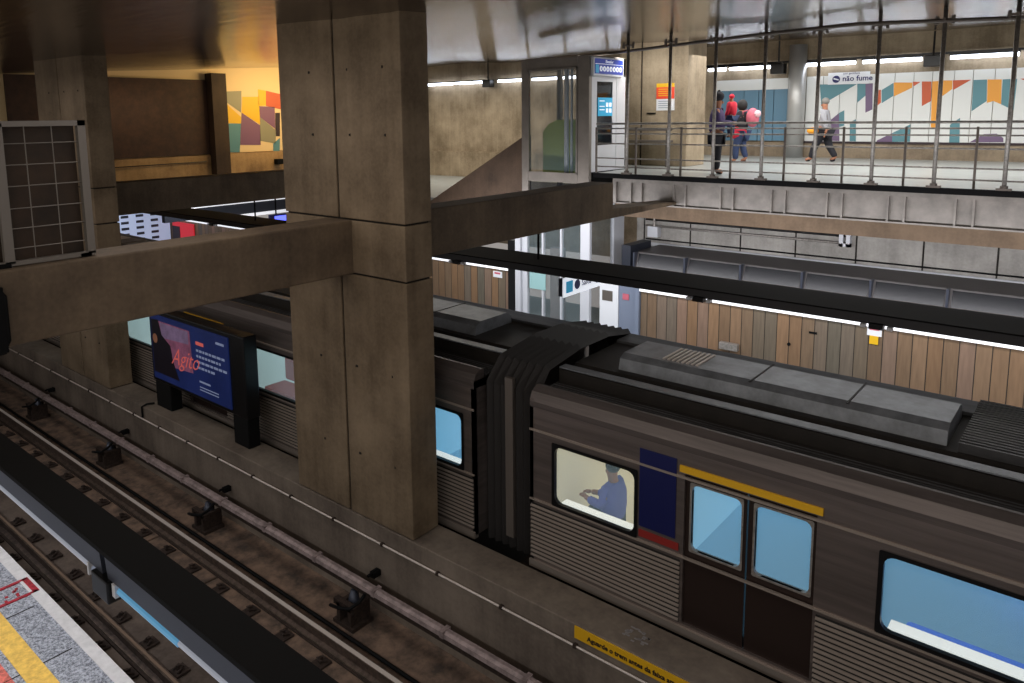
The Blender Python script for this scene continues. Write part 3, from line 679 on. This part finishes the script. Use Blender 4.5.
# ------------------------------------------------------------------ train
YT, YB = 6.85, 9.7
def holes(mb, a, b, z0, z1, y, ops):
    xs = sorted({a, b, *[v for o in ops for v in (o[0], o[1])]}); zs = sorted({z0, z1, *[v for o in ops for v in (o[2], o[3])]})
    for i in range(len(xs)-1):
        for j in range(len(zs)-1):
            cx, czv = (xs[i]+xs[i+1])/2, (zs[j]+zs[j+1])/2
            if any(o[0] < cx < o[1] and o[2] < czv < o[3] for o in ops): continue
            mb.box(xs[i], xs[i+1], y, y+.05, zs[j], zs[j+1])
def ring(x0, x1, z0, z1, y, rad, w, d):
    """frame with rounded corners"""
    mb = MB()
    def loop(x0, x1, z0, z1, r, yy):
        pts = []
        for cx, czv, a0 in ((x1-r, z1-r, 0), (x0+r, z1-r, 90), (x0+r, z0+r, 180), (x1-r, z0+r, 270)):
            for k in range(5):
                a = math.radians(a0+k*22.5); pts.append((cx+r*math.cos(a), yy, czv+r*math.sin(a)))
        return pts
    A = loop(x0-.02, x1+.02, z0-.02, z1+.02, .02, y); B = loop(x0+w, x1-w, z0+w, z1-w, rad, y); C_ = loop(x0+w, x1-w, z0+w, z1-w, rad, y+d)
    n = len(A); mb.add(A+B+C_, [(i, (i+1) % n, n+(i+1) % n, n+i) for i in range(n)] + [(n+i, n+(i+1) % n, 2*n+(i+1) % n, 2*n+i) for i in range(n)])
    return mb
def window(t, a, b, z0, z1, nm='window'):
    w = ring(a, b, z0, z1, YT-.012, .09, .02, .05).build(nm, M['black_sheen'], t)
    MB().box(a, b, YT+.03, YT+.036, z0, z1).build('pane', M['pane'], w)
    return w
def door(t, a, b):
    mid = (a+b)/2
    for u, v in ((a, mid-.008), (mid+.008, b)):
        d = MB(); holes(d, u, v, -5.3, -3.64, YT+.03, [(u+.07, v-.05, -4.46, -3.74)])
        o = d.build('door', M['door_brown'], t)
        ring(u+.07, v-.05, -4.46, -3.74, YT+.022, .07, .0, .04).build('window_seal', M['steel'], o)
        MB().box(u+.07, v-.05, YT+.06, YT+.065, -4.46, -3.74).build('pane', M['pane'], o)
def interior(t, a, b, m, name):
    I = MB().box(a, b, YB-.12, YB-.1, -5.2, -3.4, 0).box(a, b, YT+.1, YB-.12, -5.22, -5.2, 1).box(a, b, YT+.1, YB-.12, -3.42, -3.4, 2)
    I.box(a, a+.03, YT+.1, YB-.1, -5.2, -3.4, 0).box(b-.03, b, YT+.1, YB-.1, -5.2, -3.4, 0)
    I.build(name, [m, M['cab_floor'] if m is M['cab_cyan'] else m, M['cab_white']], t)
def car(a, b, wins, doors_, lab, cream=None, acs=()):
    t = thing('train_car', lab, 'train car', ((a+b)/2, 8.3, -6.3), 'cars of the metro train')
    ops = [(w[0], w[1], w[2], w[3]) for w in wins] + [(d[0], d[1], -5.3, -3.64) for d in doors_]
    body = MB(); holes(body, a, b, -5.38, -3.38, YT, ops); body.box(a, b, YB-.05, YB, -5.38, -3.38)
    body.box(a, a+.05, YT, YB, -5.38, -3.3).box(b-.05, b, YT, YB, -5.38, -3.3)
    body.build('body', M['train'], t)
    MB().box(a, b, YT-.015, YT+.01, -3.69, -3.665).box(a, b, YT-.02, YT+.01, -4.56, -4.54).build('belt_trim', M['train_rib'], t)
    segs = []; cur = a+.02
    for d in sorted(doors_):
        segs.append((cur, d[0]-.03)); cur = d[1]+.03
    segs.append((cur, b-.02))
    for u, v in segs:
        if v-u < .1: continue
        mb = MB().box(u, v, YT-.006, YT, -5.3, -4.6, 1)
        for k in range(13):
            z = -4.62-k*.053; mb.extrude_x([(YT-.006, z), (YT-.028, z-.010), (YT-.028, z-.022), (YT-.006, z-.032)], u, v, 0)
        mb.build('ribbed_panel', [M['train_rib'], M['train_dark']], t)
    MB().box(a, b, YT-.03, YT+.05, -5.42, -5.33).build('sill', M['train_rib'], t)
    MB().box(a+.1, b-.1, YT+.1, YB-.1, -6.3, -5.42).build('underframe', M['train_dark'], t)
    for w in wins: window(t, *w)
    for d in doors_:
        door(t, *d)
        MB().box(d[0]-.05, d[1]+.05, YT-.02, YT, -3.62, -3.55).build('door_header', M['yellow'], t)
    # roof
    MB().extrude_x([(YT, -3.4), (YT-.005, -3.33), (YT+.04, -3.22), (YT+.14, -3.17), (YT+.2, -3.18), (YT+.2, -3.4)], a, b).build('cant_rail', M['cant'], t)
    MB().extrude_x([(YT+.18, -3.4), (YT+.18, -3.29), (7.46, -3.26), (7.46, -3.11), (7.6, -3.09), (7.6, -3.2), (7.82, -3.2), (7.82, -3.12), (9.1, -3.1), (9.5, -3.2), (9.66, -3.32), (9.7, -3.5)], a, b).build('roof', M['roof_dark'], t)
    rb = MB()
    for k in range(6): y = 7.1+k*.055; rb.box(a, b, y, y+.02, -3.3, -3.262)
    for k in range(3): y = 7.64+k*.055; rb.box(a, b, y, y+.02, -3.2, -3.17)
    rb.build('roof_ribs', M['roof'], t)
    MB().box(a, b, 7.46, 7.6, -3.095, -3.08).build('roof_walkway', M['roof_ac'], t)
    MB().box(a, b, 8.85, 9.25, -3.12, -3.07).build('roof_strip', M['roof'], t)
    for u, v in acs:
        ac = MB().extrude_x([(7.92, -3.12), (7.95, -2.98), (8.05, -2.93), (8.65, -2.93), (8.75, -2.98), (8.78, -3.12)], u, v).build('air_conditioner', M['roof_ac'], t)
        g_ = MB()
        for k in range(8): g_.box(u+.5+k*.06, u+.53+k*.06, 8.1, 8.6, -2.93, -2.915)
        g_.build('grille', M['rail_top'], ac)
        for q_ in (u+1.6, v-.9): MB().box(q_, q_+.02, 7.96, 8.72, -2.932, -2.925).build('lid_seam', M['roof_dark'], ac)
    return t
wz = (-4.52, -3.78)
cb_ = car(-5.12, 4.8, [(-4.78, -3.7, *wz), (-1.32, 1.1, *wz)], [(-3.15, -1.86), (1.55, 2.85)],
  'nearer car of the passing grey metro train, right of the gangway', acs=[(-4.55, -1.05)])
interior(cb_, -4.85, -3.62, M['cab_cream'], 'cab_lining'); interior(cb_, -3.58, 4.7, M['cab_cyan'], 'lining')
cr = MB()
for k in range(20): y = 7.85+k*.07; cr.box(-.95, 4.7, y, y+.03, -3.12, -3.03)
cr.build('roof_corrugation', M['roof'], cb_)
MB().box(-3.66, -3.24, YT-.01, YT, -4.38, -3.5).build('livery_patch', mat('livery_blue', (22,28,84), .4, .3), cb_)
MB().box(-3.66, -3.2, YT-.012, YT, -4.5, -4.42).build('livery_stripe', mat('livery_red', (130,30,26), .5), cb_)
MB().box(-.5, 1.2, 8.9, 9.4, -4.85, -4.4).box(-.5, 1.2, 9.3, 9.5, -4.4, -4.1).build('seat', M['seat_blue'], cb_, bevel=.04)
MB().box(-1.2, 1.2, 7.05, 7.5, -4.9, -4.72).build('seat', M['seat_blue'], cb_, bevel=.04)
MB().box(-1.25, 1.1, YT+.05, YT+.2, -4.56, -4.5).box(-4.7, -3.75, YT+.05, YT+.16, -4.56, -4.5).build('window_ledge', M['cab_white'], cb_)
ca = car(-34, -6.0, [(-7.42, -6.2, *wz), (-11.55, -9.3, *wz), (-15.75, -13.5, *wz), (-19.9, -17.7, *wz), (-24, -22, *wz)],
  [(-9.0, -7.7), (-13.15, -11.9), (-17.4, -16.1), (-21.6, -20.3)], 'farther car of the metro train, behind the centre pillar and the screen', acs=[(-10.6, -6.9), (-20, -16)])
M['cab_pale'] = mat('interior_pale_glow', (190,208,206), .6, emit=.5, ecol=(176,204,206))  # pale lining, its lit look put in as emission
interior(ca, -33.8, -7.7, M['cab_pale'], 'lining'); interior(ca, -7.65, -6.1, M['cab_cyan'], 'lining')
for x_ in (-10.9, -10.0, -14.2, -15.2): MB().tube([(x_, 8.2, -5.2), (x_, 8.2, -3.42)], .025).build('grab_pole', M['white_post'], ca)
for a, b, m_ in ((-11.4, -10.5, 'seat_red'), (-10.2, -9.4, 'seat_blue'), (-15.6, -14.8, 'seat_red'), (-14.6, -13.6, 'orange')):
    MB().box(a, b, 7.3, 7.75, -4.95, -4.72).box(a, b, 7.75, 7.83, -4.72, -4.3).build('seat', M[m_], ca, bevel=.05)
MB().box(-7.3, -6.3, YT+.05, YT+.16, -4.56, -4.5).build('window_ledge', M['cab_white'], ca)
t = thing('gangway_bellows', 'dark folded rubber gangway between the two train cars', 'gangway', (-5.56, 8.3, -5.4))
def arch(x, o):
    return [(x, 7.05-o, -5.45), (x, 7.05-o, -3.35+o), (x, 7.3-o*.5, -3.08+o), (x, 8.0, -2.98+o), (x, 8.7, -2.98+o), (x, 9.3+o*.5, -3.08+o), (x, 9.5+o, -3.35+o), (x, 9.5+o, -5.45)]
vs = []; nseg = 14
for k in range(nseg+1): vs += arch(-5.97+k*.82/nseg, .05 if k % 2 else -.01)
fs = [(k*8+i, k*8+i+1, (k+1)*8+i+1, (k+1)*8+i) for k in range(nseg) for i in range(7)]
MB().add(vs, fs).build('bellows', mat('bellows_rubber', (34,31,30), .6), t)
MB().box(-5.62, -5.5, 7.0, 7.06, -5.3, -3.2).build('handle_bar', M['steel_dark'], t)

# ------------------------------------------------------------------ advertising screen
t = thing('advertising_screen', 'lit navy and pink advertising screen on two black posts between the tracks', 'screen', (-12, 6.4, -5.3))
for a, b in ((-13.5, -12.95), (-10.85, -10.42)):
    MB().box(a, b, 6.34, 6.56, -5.3, -3.45).build('post', M['black'], t, bevel=.015)
MB().box(-13.55, -10.4, 6.33, 6.58, -4.8, -3.42).build('housing', M['black_sheen'], t, bevel=.02)
MB().box(-13.45, -10.83, 6.31, 6.33, -4.72, -3.5).build('display', M['screen'], t)
MB().extrude_d([(-13.15, 6.308, -3.6), (-12.05, 6.308, -3.6), (-12.0, 6.308, -4.35), (-12.9, 6.308, -4.4)], (0, .003, 0)).build('picture', M['screen_pink'], t)
MB().extrude_d([(-13.1, 6.306, -3.62), (-12.1, 6.306, -3.62), (-12.1, 6.306, -3.85), (-13.05, 6.306, -3.9)], (0, .002, 0)).build('sky', M['screen_pale'], t)
MB().extrude_d([(-13.42, 6.304, -3.6), (-13.15, 6.304, -3.58), (-13.05, 6.304, -3.85), (-12.75, 6.304, -4.0), (-12.7, 6.304, -4.25), (-12.5, 6.304, -4.6), (-13.42, 6.304, -4.6)], (0, .002, 0)).build('figure', M['screen_dark'], t)
MB().tube([(-13.3, 6.302, -3.95), (-13.3, 6.30, -3.95)], .09, 12).build('face', M['skin'], t)
lettering(t, 'Agito', .44, (-12.75, 6.303, -4.32), (1,0,.06), (0,0,1), M['neon'], shear=.5, spacing=.98, bold=-.004)
hl = MB()
for k, (w, z) in enumerate(((.85, -3.9), (.8, -4.0), (.85, -4.1), (.5, -4.2))):
    x = -11.85
    while x < -11.85+w:
        l = random.uniform(.05, .13); hl.box(x, x+l, 6.305, 6.31, z-.02, z+.02); x += l+.03
for z in (-4.55, -4.6): hl.box(-11.8, -11.2, 6.305, 6.31, z, z+.015)
hl.box(-11.8, -11.45, 6.305, 6.31, -4.46, -4.43)
hl.box(-11.2, -10.95, 6.305, 6.31, -3.67, -3.63)
hl.build('text_lines', mat('screen_text', (110,120,150), .5, emit=.2, ecol=(170,185,225)), t)
MB().box(-11.85, -11.6, 6.305, 6.31, -3.8, -3.74).build('red_heading', M['neon'], t)

# ------------------------------------------------------------------ left: mesh panel, mural, far end
t = thing('mesh_screen', 'grey framed wire mesh panel standing on the near concrete beam', 'mesh panel', (-7.5, 2.5, -1.25))
MB().box(-7.56, -7.5, 2.97, 3.04, -1.25, .02).box(-7.56, -7.5, 1.2, 3.04, -.03, .02).box(-7.56, -7.5, 1.2, 3.04, -1.27, -1.23).box(-7.56, -7.5, 2.26, 2.34, -1.25, 0).build('frame', M['mesh_wire'], t)
w = MB()
for y in (2.52, 2.75): w.tube([(-7.53, y, -1.25), (-7.53, y, 0)], .005, 5)
for z in (-1.12, -.94, -.76, -.56, -.37, -.18): w.tube([(-7.53, 2.3, z), (-7.53, 3.0, z)], .005, 5)
w.build('wire_grid', M['mesh_wire'], t)
MB().box(-7.62, -7.6, 1.2, 2.97, -1.25, 0).build('backing', M['mesh_back'], t)
MB().box(-7.56, -7.5, 2.9, 3.0, -1.28, -1.24).box(-7.56, -7.48, 2.2, 2.3, -1.28, -1.24).build('foot', M['black'], t)
tag(MB().tube([(-7.36, 2.08, -1.42), (-7.36, 2.14, -1.42), (-7.36, 2.18, -1.5), (-7.36, 2.18, -1.9), (-7.36, 2.14, -2.0), (-7.36, 2.08, -2.0)], .022, 8).box(-7.38, -7.34, 1.8, 2.17, -2.0, -1.42).build('hanging_case', M['black']),
    'black rounded case fixed on the beam face at the left edge', 'case')
# left end wall dressing
tag(MB().box(-21.98, -21.9, 7.0, 12.58, -1.05, 1.25).build('brown_panel', M['brown_wall']), 'dark brown wall panel behind the left pillar', 'panel')
tag(MB().box(-21.98, -21.6, 12.6, 13.1, -1.95, 1.45).build('pilaster', concrete('dark_conc', (70,54,40), (46,34,26))), 'dark concrete pilaster left of the yellow mural', 'pilaster')
MU2 = {'sage': [[(13.25,.91),(13.85,.94),(13.79,.24),(13.23,.61)],[(14.49,.09),(15.09,-.36),(15.04,-.8),(14.44,-.69)]],
'myellow': [[(13.18,.61),(13.78,.1),(13.76,-.11),(13.15,-.08)],[(13.87,.75),(14.48,.76),(14.48,-.15),(13.81,.24)],[(14.47,1.0),(14.77,.96),(14.74,.47),(14.46,.45)]],
'teal': [[(13.15,-.1),(13.76,-.11),(13.66,-1.04),(13.15,-1.02)],[(14.95,-.8),(15.23,-.61),(15.19,-1.11),(14.93,-1.05)]],
'mpurple': [[(13.81,.24),(14.47,-.18),(14.46,-.83),(13.69,-.8)],[(14.48,.45),(15.08,.43),(15.06,-.31),(14.49,.09)]],
'rustp': [[(14.77,.96),(15.9,.75),(15.9,.23),(14.74,.46)]], 'mdark': [[(15.09,.23),(15.28,.23),(15.23,-.56),(15.06,-.56)]]}
t = thing('mural', 'warm lit mural with yellow, orange and violet blocks beside the centre pillar', 'mural', (-21.95, 14.5, -1))
q = MB().box(-21.99, -21.96, 13.12, 17, -1.04, 1.3, 0)
for i, k in enumerate(MU2):
    for poly in MU2[k]: q.extrude_d([(-21.952, y, z) for y, z in poly], (-.006, 0, 0), i+1)
q.build('panels', [M['cream']]+[M[k] for k in MU2], t)
tag(MB().tube([(-21.84, 8.0, -1.3), (-21.84, 12.4, -1.27)], .014).tube([(-21.84, 8.0, -1.3), (-21.84, 8.0, -1.8)], .014).build('handrail', M['black_sheen']), 'thin dark handrail in front of the pale band under the dark brown panel', 'handrail')
tag(MB().box(-21.9, -21.7, 14.9, 15.15, -1.5, -1.32).build('wall_box', M['black'], bevel=.02), 'small black box on the warm band below the yellow mural', 'box')
# below: far end of platform
t = thing('banner', 'tall white and blue poster wall far down the far platform', 'poster', (-30, 12, -3.8))
MB().box(-30.2, -30, 11.5, 15.2, -5.2, -3.0).build('sheet', mat('pale_sheet', (190,200,226), .5, emit=.35, ecol=(190,205,240)), t)
b_ = MB()
for k in range(4):
    for j in range(8): b_.box(-30, -29.98, 12.6+k*.6, 12.9+k*.6, -5+j*.24, -4.9+j*.24)
b_.build('print', M['slate'], t)
t = thing('banner', 'red banner with dark lettering on the far board wall', 'banner', (-29.5, 15.3, -4.5))
MB().box(-29.9, -28.2, 15.26, 15.3, -5.0, -4.12).build('cloth', M['sign_red2'], t)
MB().box(-29.9, -29.3, 15.25, 15.26, -4.9, -4.3).build('print', M['mdark'], t)
t = thing('end_gantry', 'dark cross gantry with lit tubes below the left mezzanine', 'gantry', (-24, 15, -3))
MB().box(-24.2, -24, 12, 19, -3.35, -2.98).build('beam', M['slate'], t)
MB().box(-24.0, -23.95, 12.5, 19, -2.96, -2.9).build('tube', M['tube_soft'], t)
MB().box(-24.0, -23.95, 14.3, 19, -3.46, -3.36).build('tube', M['tube_soft'], t)
t = thing('display', 'blue lit display screen hanging under the left gantry', 'display', (-23.8, 16.5, -3.7))
MB().box(-23.9, -23.8, 15.9, 17.6, -3.95, -3.48).build('case', M['navy'], t)
MB().box(-23.8, -23.78, 16.1, 17.5, -3.9, -3.55).build('screen', M['blue_screen'], t)
MB().tube([(-23.85, 16.2, -3.48), (-23.85, 16.2, -1.9)], .03).build('hanger', M['black'], t)

# ------------------------------------------------------------------ people
def person(name_label, x, y, z, h, face, top, legs, shoes, hair, walk=0., arms='down', lean=0., hat=None, seated=False):
    """face: heading angle (rad) the body looks toward in the XY plane"""
    t = thing('person', name_label, 'person', (x, y, z))
    c, s = math.cos(face), math.sin(face)
    def P(f, l, u, r): return (x+f*c-l*s, y+f*s+l*c, z+u*h, r*h*(1.2 if r > .051 or r < .04 else 1.05))
    L_ = lean
    hipu = .5 if not seated else .02
    J = [P(0, 0, hipu+.01, .075), P(L_*.3, 0, hipu+.1, .07), P(L_*.6, 0, hipu+.24, .085), P(L_, 0, hipu+.33, .05), P(L_+.01, 0, hipu+.37, .032), P(L_+.02, 0, hipu+.415, .05), P(L_+.02, 0, hipu+.46, .048)]
    Ed = [(0,1), (1,2), (2,3), (3,4), (4,5), (5,6)]
    hands = []
    for sd in (-1, 1):
        n = len(J)
        st = walk*sd
        if seated:
            J += [P(.05, sd*.06*h, hipu, .055), P(.42*h*.6, sd*.07*h, hipu, .042), P(.42*h*.6, sd*.07*h, hipu-.24, .03), P(.5*h*.6, sd*.07*h, hipu-.26, .02)]
        else:
            kf = .05 if walk else .01
            J += [P(st*.1, sd*.055*h, .47, .058), P(st*.5+kf, sd*.055*h, .27, .038), P(st, sd*.05*h, .05+(.02 if st < 0 else 0), .027), P(st+.09*h, sd*.055*h, .022, .024)]
        Ed += [(0, n), (n, n+1), (n+1, n+2), (n+2, n+3)]
        n = len(J)
        sh = P(L_, sd*.105*h, hipu+.31, .035)
        if arms == 'down': a = [P(L_-st*.25, sd*.13*h, hipu+.15, .026), P(L_-st*.6+.06, sd*.13*h, hipu+.02, .02), P(L_-st*.6+.08, sd*.13*h, hipu-.03, .018)]
        else: a = [P(L_+.05, sd*.12*h, hipu+.16, .026), P(L_+.2*h, sd*.07*h, hipu+.15, .02), P(L_+.25*h, sd*.05*h, hipu+.15, .018)]
        J += [sh] + a; Ed += [(2, n), (n, n+1), (n+1, n+2), (n+2, n+3)]
        hands.append((J[n+3], J[n+2]))
    body = skin_mesh('body', J, Ed, M['skin'], t)
    # clothes follow the same skeleton, a little thicker
    def up(idx, k, extra=.012): return (J[idx][0], J[idx][1], J[idx][2], J[idx][3]*k+extra)
    a1, a2 = 7+4, 7+12
    tops = [up(0,1.16,.02), up(1,1.2,.025), up(2,1.15,.025), up(3,1.0), up(a1,1.15), up(a1+1,1.2), up(a1+2,1.2), up(a2,1.15), up(a2+1,1.2), up(a2+2,1.2)]
    skin_mesh('jacket', tops, [(0,1), (1,2), (2,3), (2,4), (4,5), (5,6), (2,7), (7,8), (8,9)], top, t)
    l1, l2 = 7, 7+8
    skin_mesh('trousers', [up(0,1.12), up(l1,1.1), up(l1+1,1.15), up(l1+2,1.25), up(l2,1.1), up(l2+1,1.15), up(l2+2,1.25)], [(0,1), (1,2), (2,3), (0,4), (4,5), (5,6)], legs, t)
    for l in (l1, l2):
        a, b = J[l+2], J[l+3]
        skin_mesh('shoe', [(a[0], a[1], z+.04*h if not seated else a[2], .032*h), (b[0], b[1], b[2]+.003, .028*h)], [(0,1)], shoes, t)
    hd = J[6]; fx, fy = c, s
    MB().ball((hd[0]-fx*.012, hd[1]-fy*.012, hd[2]+.02*h), .064*h, .064*h, .058*h).build('hair', hair, t, smooth=True)
    hc = J[5]
    fc = MB().ball((hc[0]+fx*.05*h, hc[1]+fy*.05*h, hc[2]), .012*h, .012*h, .018*h)
    fc.build('nose', M['skin'], t, smooth=True)
    for sd in (-1, 1):
        MB().ball((hc[0]+fx*.045*h-sd*.02*h*s, hc[1]+fy*.045*h+sd*.02*h*c, hc[2]+.018*h), .006*h, .006*h, .005*h, n=8, m=5).build('eye', M['hair'], t)
    # hands: palm with five fingers
    for sd, (hp, el) in zip((-1, 1), hands):
        d = (Vector(hp[:3])-Vector(el[:3])).normalized(); hv = Vector(hp[:3]); sidev = Vector((-s, c, 0))
        ks = [(0,0,0,.016*h)]; JJ = [(hv.x, hv.y, hv.z, .014*h)]; EE = []
        for k in range(4):
            o = (k-1.5)*.012*h; ln = [.04, .048, .046, .036][k]*h
            p1 = hv+d*.02*h+sidev*o; p2_ = p1+d*ln*.6; p3 = p2_+d*ln*.35+Vector((0,0,-.008*h)); n = len(JJ)
            JJ += [(*p1, .006*h), (*p2_, .005*h), (*p3, .0045*h)]; EE += [(0, n), (n, n+1), (n+1, n+2)]
        p1 = hv-sidev*sd*.018*h; p2_ = p1+d*.02*h-sidev*sd*.012*h; n = len(JJ)
        JJ += [(*p1, .006*h), (*p2_, .005*h)]; EE += [(0, n), (n, n+1)]
        skin_mesh('hand', JJ, EE, M['skin'], t, sub=0)
    return t, J
t, J = person('person in a dark purple jacket and black beanie standing behind the railing', -6.98, 16.35, -1.35, 1.74, .35, M['jacket_purple'], M['dark_cloth'], M['dark_cloth'], M['hair'], arms='hold')
hd = J[6]
MB().ball((hd[0], hd[1], hd[2]+.06), .12, .12, .11).ball((hd[0], hd[1], hd[2]+.17), .035, .035, .035).build('beanie', M['dark_cloth'], t, smooth=True)
t, J = person('child in a red hooded top held between the two adults', -6.86, 16.85, -.55, .95, 2.9, M['red_cloth'], M['jeans'], M['dark_cloth'], M['red_cloth'])
t, J = person('person with black hair, white mask and dark jacket walking beside the child', -8.05, 20.5, -1.35, 1.66, 3.2, M['dark_cloth'], M['jeans'], M['boot'], M['hair'], walk=.12, arms='hold')
hc = J[5]; MB().ball((hc[0]-.07, hc[1], hc[2]-.02), .035, .06, .045).build('face_mask', M['white'], t, smooth=True)
MB().ball((hc[0]+.02, hc[1], hc[2]+.05), .14, .13, .16).build('bob_hair', M['hair'], t, smooth=True)
MB().ball((J[0][0]-.08, J[0][1]-.05, J[0][2]-.02), .24, .2, .2).build('tied_pink_coat', M['red_cloth'], t, smooth=True)
b = thing('backpack', 'pink and white backpack on the back of the masked person', 'backpack', (-7.8, 20.5, -.3))
MB().ball((-7.74, 20.45, -.12), .17, .2, .26).build('bag', M['pink_cloth'], b, smooth=True)
MB().ball((-7.6, 20.42, -.02), .08, .14, .1).build('front_pocket', mat('bag_pale', (224,180,186), .8), b, smooth=True)
MB().tube([(-7.85, 20.38, .08), (-7.97, 20.36, .04), (-7.99, 20.36, -.2)], .02).build('strap', M['pink_cloth'], b)
t, J = person('person in a grey top and black trousers striding before the mural', -6.3, 21.9, -1.35, 1.68, 3.1, M['grey_cloth'], M['dark_cloth'], M['dark_cloth'], mat('grey_hair', (120,118,114), .8), walk=.3)
b = thing('waist_bag', 'orange yellow bag at the hip of the striding person', 'bag', (-6.6, 21.75, -.55))
MB().ball((-6.55, 21.72, -.5), .16, .12, .1).build('bag', M['orange_cloth'], b, smooth=True)
MB().tube([(-6.5, 21.75, -.42), (-6.4, 21.78, -.2), (-6.3, 21.8, .05)], .015).build('strap', M['dark_cloth'], b)
t, J = person('seated passenger in a violet shirt behind the first window of the nearer car', -4.3, 7.4, -4.82, 1.42, PI, M['violet_shirt'], M['dark_cloth'], M['dark_cloth'], M['hair'], arms='hold', seated=True)

# ------------------------------------------------------------------ light
def area(loc, rot, sx, sy, e, col):
    l = bpy.data.lights.new('lamp', 'AREA'); l.shape = 'RECTANGLE'; l.size = sx; l.size_y = sy; l.energy = e; l.color = col
    o = bpy.data.objects.new('lamp', l); COL.objects.link(o); o.location = loc; o.rotation_euler = rot; return o
area((-5, 20, 1.5), (0,0,0), 13, 3.0, 520, (1,.98,.95))          # mezzanine ceiling
area((-20, 21, 1.5), (0,0,0), 8, 2.0, 300, (1,.93,.82))
area((-4, 12.6, -2.66), (0,0,0), 24, .6, 420, (.92,.95,1))          # far platform tubes
area((-4, 13.6, -2.45), (math.radians(75),0,0), 20, .3, 300, (.97,.96,1))          # added fill under the mezzanine, brightens the rear wall
area((-25, 12.6, -2.66), (0,0,0), 14, .5, 160, (.92,.95,1))
area((-5, 1.3, -2.75), (0,0,0), 24, .3, 230, (.9,.94,1))            # near platform tubes
area((-5, -2.6, .8), (math.radians(66),0,0), 16, 1.5, 230, (1,.9,.76))   # added fill behind the camera, lifts the near concrete
area((-19.6, 15.0, 1.2), (0, math.radians(58), 0), .8, 3.4, 120, (1,.7,.32))
area((-6.5, 16.7, 1.5), (math.radians(25),0,0), 9, .3, 200, (1,.97,.92))
area((-7, 4.0, .95), (0,0,0), 22, 1.6, 185, (1,.92,.86))  # added fill over the near track, no fitting hangs there
area((-20.8, 10, .6), (0, math.radians(50), 0), .4, 3, 12, (1,.7,.4))
w = bpy.data.worlds.new('world'); sc.world = w; w.use_nodes = True
w.node_tree.nodes['Background'].inputs[0].default_value = (.8, .74, .7, 1); w.node_tree.nodes['Background'].inputs[1].default_value = .4
sc.view_settings.view_transform = 'Standard'; sc.view_settings.look = 'None'; sc.view_settings.exposure = 0
